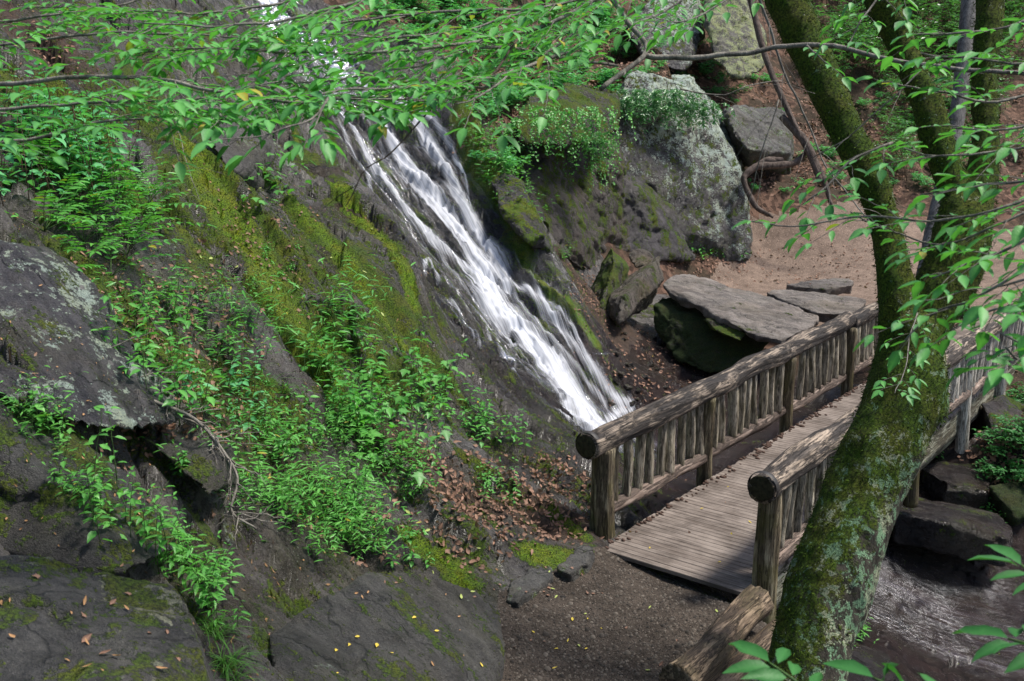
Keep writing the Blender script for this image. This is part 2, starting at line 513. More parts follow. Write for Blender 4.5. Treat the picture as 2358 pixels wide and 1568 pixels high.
def line_w(pts, fn=base_h):
    return np.array([march(u, v, fn)[:2] for u, v in pts])

# --- region outlines in plan (metres), surveyed along the ground
PATH_POLY = np.array([at_z(u, v, 0)[:2] for u, v in [(1120,1700),(1135,1500),(1150,1400),(1270,1345),(1375,1268),(1400,1262),(1745,1375),(1790,1420),(1700,1500),(1600,1620),(1560,1800)]])
def poly_sd(x, y, poly):
    """signed distance to polygon, negative inside"""
    P = np.stack([x, y], -1)
    d, _ = seg_dist(P, np.vstack([poly, poly[:1]]))
    inside = np.zeros(len(P), bool)
    j = len(poly) - 1
    for i in range(len(poly)):
        xi, yi = poly[i]; xj, yj = poly[j]
        c = ((yi > y) != (yj > y)) & (x < (xj - xi) * (y - yi) / (yj - yi + 1e-12) + xi)
        inside ^= c; j = i
    return np.where(inside, -d, d)
CLEAR_POLY = np.array([[5.0,20.5],[5.2,22.5],[4.5,24.5],[6.0,27.0],[6.8,28.3],[9.5,28.9],[13,29.6],[19,30],[24,25],[18,19],[12.5,17.8],[10,18.6],[8.8,19.8],[7.2,20.0],[6.3,19.6]])
BED_POLY = np.array([[1.2,14.2],[.9,16],[1.6,18.5],[2.4,20.6],[3.2,20.2],[4.4,18.4],[5.6,17.2],[7.4,16.2],[9.5,13.6],[12,10],[14,5],[8,3],[4.2,3.5],[3.6,5.6],[3.3,7.0],[2.6,8.4],[1.6,9.6],[1.35,11.5]])

RIDGES = [  # (sight-line points, height, width on the near side, width on the far side)
    ([(600,290),(700,365),(800,470),(880,560),(945,650),(965,790)], .55, .75, .22),
    ([(1060,250),(1110,380),(1180,500),(1260,610),(1370,790)], .32, .35, .5),
    ([(430,60),(560,200),(640,300)], .3, .4, .3),
    ([(150,330),(330,520),(520,700),(640,830)], .22, .5, .3),
    ([(380,330),(520,440),(640,590),(740,740)], .25, .6, .3),
    ([(0,900),(120,985),(240,1085)], .22, .3, .35),
    ([(330,1010),(430,1050),(510,1120)], .16, .2, .3),
]
RIDGES_W = [(line_w(p), h, a, b) for p, h, a, b in RIDGES]
def signed_side(P, poly):
    best = np.full(len(P), 1e9); side = np.zeros(len(P))
    for i in range(len(poly) - 1):
        a, b = poly[i], poly[i+1]; d = b - a
        t = np.clip(((P - a) @ d) / (d @ d), 0, 1)
        q = P - a - t[:, None] * d
        ds = np.linalg.norm(q, axis=1)
        w = ds < best
        best[w] = ds[w]; side[w] = np.sign(d[0] * q[w, 1] - d[1] * q[w, 0])
    return best, side
def rockiness(x, y):
    """1 on the bare rock slope, 0 on path, clearing and stream bed"""
    p = poly_sd(x, y, PATH_POLY); c = poly_sd(x, y, CLEAR_POLY); b = poly_sd(x, y, BED_POLY)
    k = smooth(-.05, .6, p) * smooth(-.2, .8, c) * smooth(-.3, .3, b)
    right = smooth(2.2, 3.4, x - .12 * (y - 10))
    hill = smooth(22.5, 25, y)
    return k * (1 - right) * (1 - hill), p, c, b
def ground(x, y, detail=True):
    x = np.asarray(x, float); y = np.asarray(y, float)
    sh = x.shape; x = x.ravel(); y = y.ravel()
    z = base_h(x, y)
    rk, p, c, b = rockiness(x, y)
    P = np.stack([x, y], -1)
    for poly, h, wn, wf in RIDGES_W:
        d, s = signed_side(P, poly)
        _, par = seg_dist(P, poly)
        w = np.where(s < 0, wn, wf)
        z = z + h * np.exp(-(d / w) ** 2) * smooth(0, .12, par + .02) * smooth(0, .12, 1.02 - par)
    s = x * FALL[0] + y * FALL[1]; a = x * ACROSS[0] + y * ACROSS[1]
    # slabs that overlap like shingles along the dip
    warp = noise3(s * .25, a * .35, 1.3) * .7 + noise3(s * .9, a * .9, 5.3) * .22
    for w, A, o in ((1.15, .22, 0.0), (.47, .085, 3.1)):
        q = (a + warp * (.9 if w > 1 else .6)) / w + o
        k = np.floor(q); f = q - k
        rnd = (np.sin(k * 127.1 + 311.7) * 43758.5453) % 1.0
        amp = A * (.25 + rnd) * (.55 + .45 * np.clip(noise3(s * .4, k * 7.7, 2.0) * 2 + .5, 0, 1))
        z = z + rk * amp * (smooth(0, .10, f) * (1 - f) ** 1.2 - .3)
    # rough ground
    z = z + rk * (fbm(s * .35, a * .9, 0.5, 4) * .12)
    hill = smooth(22.5, 26, y) * smooth(.2, 1.2, c)
    z = z + hill * fbm(x * .35, y * .35, 4.2, 4) * .55
    inbed = smooth(.3, -.5, b)
    z = z + inbed * (fbm(x * .9, y * .9, 8.2, 4) * .16)
    # cracks between path and slope stay soft; the path is trodden flat
    z = z - smooth(.0, -.15, p) * .02
    if detail:
        wx = noise3(s * 1.1, a * 1.1, 9.0) * .35 + noise3(s * 4, a * 4, 3.0) * .08
        wy = noise3(s * 1.1, a * 1.1, 19.0) * .3 + noise3(s * 4, a * 4, 13.0) * .08
        keep = rk * smooth(-.35, .25, noise3(s * .45, a * .6, 21.0) + .15)
        for kx, ky, A, cw in ((.75, 1.9, .15, .10), (2.1, 5.2, .055, .10), (6.5, 12.0, .016, .12)):
            v, e = chips((s + wx) * kx, (a + wy) * ky, kx)
            z = z + keep * (A * v - A * .38 * smooth(cw, 0, e))
            keep = rk
        vb, eb = chips(x * 2.4 + wx, y * 2.4 + wy, 8.0)
        z = z + inbed * (.07 * vb - .03 * smooth(.1, 0, eb))
        z = z + rk * (fbm(s * 1.6, a * 4.2, 3.5, 5, .6) * .045 + (ridged(s * .8, a * 3.0, 6.0, 4) - 1.2) * .03)
        z = z + (1 - rk) * fbm(x * 4, y * 4, 2.2, 4) * .012
    return z.reshape(sh)
def gz(x, y): return float(ground(np.array([x]), np.array([y]))[0])
def hit(u, v): return march(u, v, ground)
def lines(*pls): return [line_w(p, ground_fast) for p in pls]

# fan-shaped sheet, finer near the viewpoint
NA, NR = 760, 720
az = np.radians(np.linspace(-50, 50, NA))
rr = np.concatenate([[1.2, 1.8], np.geomspace(2.4, 75, NR - 2)])
A_, R_ = np.meshgrid(az, rr)
GX, GY = R_ * np.sin(A_), R_ * np.cos(A_)
GZ = ground(GX, GY)
gx, gy, gzv = GX.ravel(), GY.ravel(), GZ.ravel()
Pxy = np.stack([gx, gy], -1)
rk, psd, csd, bsd = rockiness(gx, gy)
_wn1 = fbm(gx * 1.6, gy * 1.6, 7.7, 3); _wn2 = noise3(gx * 7, gy * 7, 2.2)
_lr = np.log(rr[2:]); _lr0, _lrs = _lr[0], (_lr[-1] - _lr[0]) / (len(_lr) - 1)
def ground_fast(x, y):
    """height read back from the finished sheet"""
    r = np.hypot(x, y); a = np.arctan2(x, y)
    fi = np.clip((np.log(np.maximum(r, 2.41)) - _lr0) / _lrs + 2, 0, NR - 1.001); fj = np.clip((a - az[0]) / (az[1] - az[0]), 0, NA - 1.001)
    i = fi.astype(int); j = fj.astype(int); p = fi - i; q = fj - j
    return (GZ[i, j] * (1 - p) * (1 - q) + GZ[i + 1, j] * p * (1 - q) + GZ[i, j + 1] * (1 - p) * q + GZ[i + 1, j + 1] * p * q)
_slow_ground = ground
def hit(u, v): return march(u, v, ground_fast)
def gz(x, y): return float(ground_fast(np.array([x]), np.array([y]))[0])
def strokes(sets):
    out = np.zeros(len(gx))
    for pl, w, s in sets:
        W = line_w(pl, ground_fast)
        d, _ = seg_dist(Pxy, W)
        d = d + (_wn1 * .35 + _wn2 * .2) * w
        out = np.maximum(out, s * smooth(w * 1.25, w * .1, d))
    return out
moss = strokes([
    ([(430,330),(500,450),(570,580),(640,690),(720,800),(750,850)], .42, 1.25),
    ([(560,540),(680,720),(760,800)], .3, 1.1),
    ([(640,420),(760,560),(860,700),(930,800)], .16, 1.1),
    ([(690,350),(800,460),(880,545),(935,630),(950,690)], .16, 1.25),
    ([(120,180),(240,330),(330,460),(440,560)], .35, .85),
    ([(0,160),(60,240),(150,330)], .4, .9),
    ([(200,620),(330,760),(520,900),(640,960)], .7, .8),
    ([(1060,260),(1110,380),(1160,470),(1210,560)], .35, 1.3),
    ([(1200,610),(1270,690),(1370,790)], .14, 1.3),
    ([(1100,330),(1140,400)], .3, 1.0),
    ([(0,970),(90,1070),(200,1190),(260,1260)], .14, 1.0),
    ([(960,1250),(1040,1300),(1060,1340)], .3, 1.3),
    ([(1215,1265),(1320,1290)], .26, 1.35),
    ([(1280,1180),(1350,1230)], .12, .9),
    ([(60,600),(150,720),(220,790)], .35, .8),
    ([(700,40),(720,120)], .4, .8),
    ([(560,10),(600,60)], .5, .9),
    ([(1150,60),(1160,120)], .8, .9),
])
wet = np.maximum(smooth(.3, -.4, bsd), strokes([
    ([(640,0),(780,200),(950,400),(1100,600),(1250,800),(1400,1000)], 2.0, 1.0),
    ([(1000,640),(1060,760),(1180,900),(1300,1000),(1360,1110)], 1.3, 1.0),
    ([(1250,1060),(1370,1120)], .7, .9),
    ([(500,1000),(700,1200),(900,1260)], .5, .5),
    ([(200,220),(330,300)], .8, .7), ([(480,40),(560,80)], .6, .7), ([(100,230),(260,260)],.5,.6)]))
lichen = strokes([([(60,640),(200,860)], .5, .75), ([(20,640),(80,700)], .3, 1.0), ([(590,330),(640,360)], .4, .8),
    ([(20,1100),(120,1180)], .3, .55), ([(420,1070),(500,1110)], .2, .7), ([(300,450),(420,700)], .5, .3), ([(560,1200),(700,1330)], .6, .28), ([(480,260),(560,330)], .4, .5), ([(300,1130),(420,1230)], .4, .3), ([(760,380),(860,520)], .3, .25)])
dirt = np.maximum.reduce([smooth(.3, -.3, csd), smooth(.06, -.06, psd), smooth(22.8, 24.5, gy) * .95,
    strokes([([(1060,1130),(1200,1180),(1330,1200)], .5, .8), ([(240,700),(420,850),(560,1000),(700,1130)], .45, .8), ([(780,900),(900,1000),(1000,1060)], .6, .75),
             ([(1330,650),(1400,740)], 1.0, .85), ([(80,80),(140,130)], .8, .8), ([(1150,130),(1120,330)], 1.0, .8)])])
moss = np.maximum(moss, (.36 + .3 * smooth(1.6, .5, seg_dist(Pxy, line_w([(420,300),(640,560),(860,760)], ground_fast))[0])) * smooth(25, 22, gy)) * (1 - smooth(.06, -.06, psd)) * (1 - .8 * smooth(.2, -.5, bsd) * smooth(1.6, 2.6, gx))
uvw = np.stack([gx * FALL[0] + gy * FALL[1], gx * ACROSS[0] + gy * ACROSS[1]], -1)
ii = np.arange(NR - 1)[:, None]; jj = np.arange(NA - 1)[None, :]
quads = np.stack([ii * NA + jj, ii * NA + jj + 1, (ii + 1) * NA + jj + 1, (ii + 1) * NA + jj], -1).reshape(-1, 4)
cen = Pxy[quads].mean(1)
cp = poly_sd(cen[:, 0], cen[:, 1], PATH_POLY)
cb = poly_sd(cen[:, 0], cen[:, 1], BED_POLY)
cc = poly_sd(cen[:, 0], cen[:, 1], CLEAR_POLY)
kind = np.zeros(len(quads), int)               # 0 rock slope
kind[(cen[:, 1] > 23.6) | (cen[:, 0] - .12 * (cen[:, 1] - 10) > 3.2)] = 3        # hillside / bank
kind[cc < 0] = 2
kind[cb < 0] = 4
kind[cp < 0] = 1
wet = np.maximum(wet, .30 * smooth(-.1, .4, fbm(gx * .7, gy * .7, 31.0, 3)) * rk)
attrs = dict(moss=moss, wet=wet, lichen=lichen, dirt=dirt)
Vall = np.stack([gx, gy, gzv], -1)
def ground_piece(name, k, mat):
    q = quads[kind == k]
    idx = np.unique(q)
    mp = np.full(len(Vall), -1, np.int32); mp[idx] = np.arange(len(idx))
    me = mesh_np(name, Vall[idx], mp[q], True, {n: a[idx] for n, a in attrs.items()})
    o = link_mesh(name, me, mat)
    tag(o, kind='structure')
    return o
M_rock = rock_material('slope_rock', dark=(.040, .037, .036), mid=(.27, .25, .238), use_attr=True, brown=.6, film=.55)
def earth_material(name, a, b, grit, litter=0.0, rough=.95, spec=.2, bumpd=.03):
    t = NT(name)
    P = t.coord('Object')
    n = t.noise(P, 3, 6, .7); f = t.noise(P, 40, 5, .75)
    c = t.mix(t.ramp01(t.math('MULTIPLY_ADD', f, .6, t.math('MULTIPLY', n, .5)), .4, .75), a, b)
    vr = t.n('ShaderNodeTexVoronoi'); t.l(P, vr.inputs['Vector']); vr.inputs['Scale'].default_value = grit
    st = t.ramp01(vr.outputs['Distance'], .42, .25)
    hue = t.n('ShaderNodeSeparateColor'); t.l(vr.outputs['Color'], hue.inputs[0])
    gc = t.mix(hue.outputs[0], tuple(x * .8 for x in a), tuple(min(1, x * 1.7) for x in b))
    on = t.ramp01(hue.outputs[1], .45, .5)
    c = t.mix(t.math('MULTIPLY', t.math('MULTIPLY', st, on), .8), c, gc)
    if litter:
        w = t.n('ShaderNodeTexVoronoi'); t.l(t.mapping(P, scale=(1, 1, .4)), w.inputs['Vector']); w.inputs['Scale'].default_value = 9
        sc = t.n('ShaderNodeSeparateColor'); t.l(w.outputs['Color'], sc.inputs[0])
        lc = t.mix(sc.outputs[0], (.04, .022, .016), (.24, .14, .10))
        lm = t.math('MULTIPLY', t.ramp01(t.noise(P, 1.1, 4, .6), .42, .55), litter)
        c = t.mix(lm, c, lc)
    h = t.math('MULTIPLY_ADD', t.math('MULTIPLY', st, on), .6, t.math('MULTIPLY', f, .8))
    return t.finish(t.principled(c, rough, t.bump(h, .9, bumpd), spec))
M_path = earth_material('path_gravel', (.036, .029, .023), (.145, .116, .094), 42, bumpd=.05)
M_clear = earth_material('clearing_earth', (.125, .09, .07), (.34, .25, .195), 26)
M_hill = earth_material('hill_leaf_mould', (.028, .022, .015), (.095, .066, .044), 20, litter=.8)
M_bed = rock_material('bed_rock', dark=(.020, .012, .011), mid=(.105, .060, .050), warm=(.11, .055, .036), use_attr=True, brown=.9, rough=(.45, .8))
ground_piece('rock_slope', 0, M_rock)
ground_piece('gravel_path', 1, M_path)
ground_piece('dirt_clearing', 2, M_clear)
ground_piece('hillside', 3, M_hill)
ground_piece('stream_bed', 4, M_bed)
# ------------------------------------------------------------------ footbridge
M_rail = wood_material('rail_log', (.018, .015, .014), (.095, .078, .066), (.44, .35, .27), pale_amt=.42, axis=0, scale=.8)
M_post = wood_material('post_log', (.035, .028, .017), (.20, .155, .10), (.36, .31, .21), pale_amt=.3, green=.5, axis=2)
M_bal = wood_material('baluster_stick', (.045, .038, .028), (.27, .225, .17), (.52, .46, .36), pale_amt=.7, green=.3, axis=2)
M_bal_lit = wood_material('sunlit_stick', (.08, .072, .062), (.36, .32, .27), (.66, .61, .53), pale_amt=.9, axis=2)  # paler copy of the stick wood: sunlight painted into the far right railing
M_brail = wood_material('lower_log', (.05, .037, .03), (.25, .185, .15), (.38, .30, .25), pale_amt=.2, axis=0)
t = NT('deck_plank')
P_ = t.coord('Object')
g_ = t.noise(t.mapping(P_, scale=(1, .05, 1)), 40, 5, .7); b_ = t.noise(P_, 2.2, 5, .65); f_ = t.noise(P_, 90, 3, .7)
r_ = t.n('ShaderNodeNewGeometry').outputs['Random Per Island']
c_ = t.mix(t.ramp01(t.math('MULTIPLY_ADD', g_, .5, t.math('MULTIPLY', b_, .5)), .38, .62), (.10, .081, .069), (.285, .24, .21))
c_ = t.mix(t.math('MULTIPLY', t.ramp01(r_, .6, 1.0), .3), c_, (.12, .092, .076))
c_ = t.mix(t.ramp01(f_, .64, .74), c_, (.06, .042, .034))
M_deck = t.finish(t.principled(c_, .85, t.bump(t.math('MULTIPLY_ADD', g_, .5, f_), .35, .008), .2))
M_beam = wood_material('beam_wood', (.06, .05, .035), (.24, .21, .15), (.48, .47, .36), pale_amt=.5, green=.25, axis=0)
M_iron = plain_material('iron_band', (.03, .026, .024), .55, .3, 40, .3, .5)
M_end = plain_material('log_end', (.035, .03, .015), .8, .6, 25, .6)

bridge = empty('footbridge', (1.5, 8.79, 0), math.atan2(.793, .609))
tag(bridge, 'rustic log footbridge with thick round handrails and a plank deck across the stream', 'footbridge')
brng = np.random.default_rng(21)
def log_mesh(name, a, b, r0, r1, nseg=20, nlen=40, wob=.02, rough=.012, taper_end=0.0, freq=3.0):
    a = np.array(a, float); b = np.array(b, float)
    k = np.linspace(0, 1, nlen)[:, None]
    s = brng.uniform(0, 50)
    L = np.linalg.norm(b - a)
    P = a * (1 - k) + b * k
    d = (b - a) / L
    for ax in range(3):
        P[:, ax] += wob * noise3(k[:, 0] * L * 1.1 + s, ax * 9.1, s) * (1 - abs(d[ax])) * 2
    R = r0 * (1 - k[:, 0]) + r1 * k[:, 0]
    R = R * (1 + .10 * noise3(k[:, 0] * L * 2.2, s, 3.3))
    if taper_end:
        R = R * (1 - taper_end * (smooth(.1, 0, k[:, 0]) + smooth(.9, 1, k[:, 0])))
    V, Fs = tube(P, R, nseg)
    ax = np.argmax(np.abs(d))
    body = V[:-2].reshape(nlen, nseg, 3)
    th = np.linspace(0, 2 * PI, nseg, endpoint=False)[None, :]
    # long furrows in the weathered wood
    f = fbm(np.cos(th) * freq + s, np.sin(th) * freq, k * L * .8, 4) * rough * 1.3
    nrm = body - P[:, None, :]
    nrm /= np.linalg.norm(nrm, axis=2)[..., None] + 1e-9
    body += nrm * f[..., None]
    return V, Fs
def log_part(name, a, b, r0, r1, mat, parent, **kw):
    V, Fs = log_mesh(name, a, b, r0, r1, **kw)
    return link_mesh(name, mesh_np(name, V, Fs), mat, parent)
BL = 14.4
# handrails: logs butted over a post
for side, joints in ((.89, [-.12, 7.3, BL + .2]), (-.93, [-.13, 4.9, 9.7, BL + .2])):
    for i in range(len(joints) - 1):
        r = .128 if i == 0 else .122
        hr = log_part('handrail', (joints[i], side, 1.02), (joints[i+1] - .015, side + brng.normal() * .015, 1.02 + brng.normal() * .012), r, r * .97, M_rail, bridge,
                      nseg=40, nlen=150, wob=.02, rough=.016, freq=2.6)
        if i == 0:
            V, Fs = tube([(joints[0] + .015, side, 1.02), (joints[0] + .03, side, 1.02), (joints[0] + .065, side, 1.02), (joints[0] + .07, side, 1.02)], [.136, .142, .142, .136], 40, cap=False)
            link_mesh('metal_band', mesh_np('metal_band', V, Fs), M_iron, hr)
            V, Fs = tube([(joints[0] - .004, side, 1.02), (joints[0] - .001, side, 1.02)], [.105, .118], 28)
            V[:, 0] += .006 * fbm(V[:, 1] * 30, V[:, 2] * 30, 1.0, 3)
            link_mesh('cut_end', mesh_np('cut_end', V, Fs), M_end, hr)
    y0 = side * .945
    npost = 7
    for k in range(npost):
        x = 2.4 * k + (.15 if k == 0 else 0)
        low = -.22 if k == 0 and side > 0 else (-.75 if side < 0 else -.6)
        rad = .116 if k == 0 else .088
        log_part('post', (x + brng.normal() * .02, y0 + (0 if side > 0 else -.02), low), (x + brng.normal() * .02, y0, .95), rad * 1.04, rad * .96, M_bal_lit if (side < 0 and k >= 3) else M_post, bridge, nseg=22, nlen=30, wob=.012, rough=.012)
        if k == npost - 1: break
        log_part('bottom_rail', (x + .05, side * .985, .215 + brng.normal() * .02), (x + 2.4 - .02, side * .985, .215 + brng.normal() * .02), .078, .074, M_brail, bridge, nseg=20, nlen=30, wob=.015, rough=.008, taper_end=.12)
        nb = 9
        for j in range(nb):
            xx = x + 2.4 * (j + 1) / (nb + 1) + brng.normal() * .018
            r = brng.uniform(.048, .066)
            log_part('baluster', (xx + brng.normal() * .02, side * .975, .24), (xx + brng.normal() * .02, side * .985, .96), r, r * brng.uniform(.85, 1.1), M_bal_lit if (side < 0 and k >= 2) else M_bal, bridge,
                     nseg=14, nlen=18, wob=.022, rough=.010, taper_end=.18, freq=1.6)
# deck of narrow boards
acc = Acc()
x = -.12
i = 0
while x < BL + .3:
    wd = .074 + brng.normal() * .002
    y0, y1 = -.87 + brng.normal() * .008, .72 + brng.normal() * .008
    z = brng.normal() * .001
    e = .004
    c = [(x, y0, z - .04), (x + wd, y0, z - .04), (x + wd, y1, z - .04), (x, y1, z - .04), (x, y0, z - e), (x + wd, y0, z - e), (x + wd, y1, z - e), (x, y1, z - e),
         (x + e, y0 + e, z), (x + wd - e, y0 + e, z), (x + wd - e, y1 - e, z), (x + e, y1 - e, z)]
    f = np.array([[3,2,1,0],[0,1,5,4],[1,2,6,5],[2,3,7,6],[3,0,4,7],[4,5,9,8],[5,6,10,9],[6,7,11,10],[7,4,8,11],[8,9,10,11]])
    acc.add(np.array(c), [f])
    x += wd + .004 + abs(brng.normal() * .001)
link_mesh('deck', acc.mesh('deck', smooth_shade=False), M_deck, bridge)
def beam(name, x0, x1, y, z0, z1, wdt, mat):
    n = 60
    V, Fs = tube([(a, y, (z0 + z1) / 2) for a in np.linspace(x0, x1, n)], [1.0] * n, 16)
    C = V[:-2].reshape(n, 16, 3)
    dy = C[..., 1] - y; dz = C[..., 2] - (z0 + z1) / 2
    m = np.maximum(np.abs(dy), np.abs(dz)) ** .9
    C[..., 1] = y + dy / m * wdt / 2; C[..., 2] = (z0 + z1) / 2 + dz / m * (z1 - z0) / 2
    V[:-2] += fbm(V[:-2, 0:1] * 2, V[:-2, 1:2] * 8, V[:-2, 2:3] * 8, 3) * .012
    return link_mesh(name, mesh_np(name, V, Fs), mat, bridge)
beam('stringer', .3, BL, -.76, -.47, -.06, .18, M_beam)
beam('stringer', .3, BL, .62, -.47, -.06, .18, M_beam)
# grit that has gathered along the deck edge
acc = Acc()
for k in range(420):
    px = brng.uniform(-.1, BL); py = .71 - abs(brng.normal()) * .05
    r = brng.uniform(.008, .022)
    V, Fs = tube([(px, py, .0), (px + r * .6, py, r * .5), (px + r * 1.4, py, r * .1)], [r * .5, r, r * .4], 6)
    V[:, 1] += (V[:, 1] - py) * brng.uniform(0, 1.2)
    acc.add(V, Fs)
M_grit = plain_material('deck_grit', (.11, .07, .055), .95, .5, 60, .4)
o = link_mesh('dirt', acc.mesh('dirt'), M_grit); o.location = bridge.location; o.rotation_euler = bridge.rotation_euler
tag(o, 'brown grit gathered along the edge of the bridge deck', 'dirt', kind='stuff')

# ------------------------------------------------------------------ log edging at the end of the path
M_edge = wood_material('edging_log', (.03, .022, .016), (.15, .105, .07), (.30, .22, .15), pale_amt=.4, green=.2, axis=0, scale=.9)
def world_log(name, a, b, r0, r1, mat, label, cat, **kw):
    a = Vector(a); b = Vector(b); L = (b - a).length
    V, Fs = log_mesh(name, (0, 0, 0), (L, 0, 0), r0, r1, **kw)
    o = link_mesh(name, mesh_np(name, V, Fs), mat)
    o.location = a; o.rotation_mode = 'QUATERNION'; o.rotation_quaternion = Vector((1, 0, 0)).rotation_difference(b - a)
    return tag(o, label, cat)
world_log('edging_log', at_z(1755, 1385, .2), at_z(1560, 1580, .22), .115, .15, M_edge, 'gnarled round log topmost in the stack edging the gravel path below the bridge post', 'log', nseg=32, nlen=60, wob=.035, rough=.02)
world_log('edging_log', at_z(1785, 1425, .05) + np.array([.03, -.05, -.08]), at_z(1625, 1610, .05), .09, .11, M_edge, 'split log lying second from the top in the stack edging the gravel path', 'log', nseg=28, nlen=50, wob=.03, rough=.02)
world_log('edging_log', at_z(1800, 1470, -.2) + np.array([.05, 0, -.02]), at_z(1700, 1600, -.2), .085, .1, M_edge, 'lowest log of the stack edging the gravel path beside the mossy trunk', 'log', nseg=28, nlen=50, wob=.03, rough=.02)
# ------------------------------------------------------------------ boulders and slabs
import bmesh
def hull_mesh(P):
    bm = bmesh.new()
    for p in P: bm.verts.new(p)
    r = bmesh.ops.convex_hull(bm, input=bm.verts)
    bmesh.ops.delete(bm, geom=[v for v in bm.verts if not v.link_faces], context='VERTS')
    bmesh.ops.recalc_face_normals(bm, faces=bm.faces)
    me = bpy.data.meshes.new('hull')
    bm.to_mesh(me); bm.free()
    return me
def rock(name, pts, mat, label, cat='rock', voxel=.04, amp=.05, freq=1.2, fine=.012, back=None, layer=None, soften=2, lift=0.0, tk=1.0, seed=0):
    """pts: (u, v, t) surveyed corners; back: how far the block goes on behind them"""
    P = [at_t(p[0], p[1], p[2] * tk) + np.array([0, 0, lift]) for p in pts]
    if back is not None:
        P += [p + np.array(back) for p in P]
    acc = None
    me = remesh(hull_mesh(P), voxel)
    V = lap(me, get_np(me), soften)
    set_np(me, V)
    N = get_nrm(me)
    s = seed * 7.7
    d = fbm(V[:, 0] * freq + s, V[:, 1] * freq, V[:, 2] * freq * 1.5, 4) * amp
    # broken faces: flat chips
    ch = noise3(V[:, 0] * freq * 1.7 + s, V[:, 1] * freq * 1.7, V[:, 2] * freq * 1.7)
    d -= np.clip(ch - .18, 0, 1) * amp * 1.3
    if layer is not None:
        l = V @ np.array(layer)
        d += (ridged(l * 5 + noise3(*(V.T * .8)), s + l * .1, 0.3, 2) - 1.1) * amp * .35
    # broken facets in two sizes
    ax3 = np.abs(N).argmax(1)
    pu = np.where(ax3 == 0, V[:, 1], V[:, 0]); pv = np.where(ax3 == 2, V[:, 1], V[:, 2])
    for k_, A_k in ((freq * 1.6, amp * .55), (freq * 5, amp * .2)):
        vv, ee = chips(pu * k_ + noise3(*(V.T * 2.1)) * .3, pv * k_ * 1.5 + noise3(*(V.T * 2.3 + 5)) * .3, seed + k_)
        d += A_k * vv - A_k * .35 * smooth(.09, 0, ee)
    d += fbm(V[:, 0] * 7 + s, V[:, 1] * 7, V[:, 2] * 7, 4, .6) * fine
    c = V.mean(0)
    set_np(me, V - c + N * d[:, None])
    set_smooth(me)
    o = link_mesh(name, me, mat)
    o.location = c
    tag(o, label, cat)
    return o
R_dark = rock_material('dark_cliff_rock', dark=(.022, .018, .018), mid=(.11, .088, .08), warm=(.11, .065, .04), brown=.7, moss=.45, rough=(.3, .6))
R_lich = rock_material('lichen_rock', dark=(.03, .028, .03), mid=(.13, .12, .125), lichen=.55, lichen_col=(.60, .72, .64), lgrad=(.10, 0, .13), moss=.35, stretch=False, brown=.3)
R_vio = rock_material('violet_rock', dark=(.03, .027, .03), mid=(.12, .107, .118), moss=.45, brown=.3, rough=(.35, .6))
R_grey = rock_material('grey_rock', dark=(.055, .053, .05), mid=(.20, .19, .175), lichen=.34, lichen_col=(.34, .42, .32), moss=.25, brown=.35, rough=(.6, .9), stretch=False)
R_pale = rock_material('pale_slab', dark=(.07, .058, .05), mid=(.48, .42, .375), warm=(.40, .31, .24), brown=.45, moss=.15, rough=(.6, .9), bumpk=1.1)
R_moss = rock_material('mossy_rock', dark=(.02, .018, .014), mid=(.11, .095, .07), moss=.62, brown=.5)
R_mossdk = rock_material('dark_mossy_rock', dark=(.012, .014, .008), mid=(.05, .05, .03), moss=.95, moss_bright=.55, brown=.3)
R_brown = rock_material('brown_block_rock', dark=(.035, .028, .022), mid=(.19, .155, .125), warm=(.18, .12, .06), moss=.25, brown=.7)
R_wet = rock_material('wet_dark_rock', dark=(.012, .010, .010), mid=(.06, .046, .044), warm=(.075, .045, .035), brown=.7, rough=(.14, .4), moss=.2)
R_fore = rock_material('shaded_boulder_rock', dark=(.032, .031, .032), mid=(.13, .125, .118), lichen=.18, lichen_col=(.30, .33, .24), lgrad=(.18, .25, .25), moss=.5, brown=.25, rough=(.5, .8), stretch=False)
R_boul = rock_material('boulder_rock', dark=(.034, .033, .033), mid=(.15, .143, .135), lichen=.22, lichen_col=(.34, .36, .27), lgrad=(.22, .45, .3), moss=.42, brown=.25, rough=(.45, .8), stretch=False)  # lichen thickens upwards, and also paints the light caught along the top edge
R_spot = rock_material('spotted_slab_rock', dark=(.034, .032, .036), mid=(.15, .14, .15), lichen=.46, lichen_col=(.50, .62, .54), moss=.3, spots=1.0, brown=.25, rough=(.35, .65))
R_slab = rock_material('smooth_slab_rock', dark=(.045, .043, .040), mid=(.155, .147, .133), lichen=.12, lichen_col=(.30, .34, .28), moss=.36, brown=.3, rough=(.35, .6))
R_yel = rock_material('yellow_lichen_rock', dark=(.06, .055, .05), mid=(.24, .23, .2), lichen=.62, lichen_col=(.46, .52, .28), moss=.2, stretch=False, brown=.3, rough=(.6, .9))

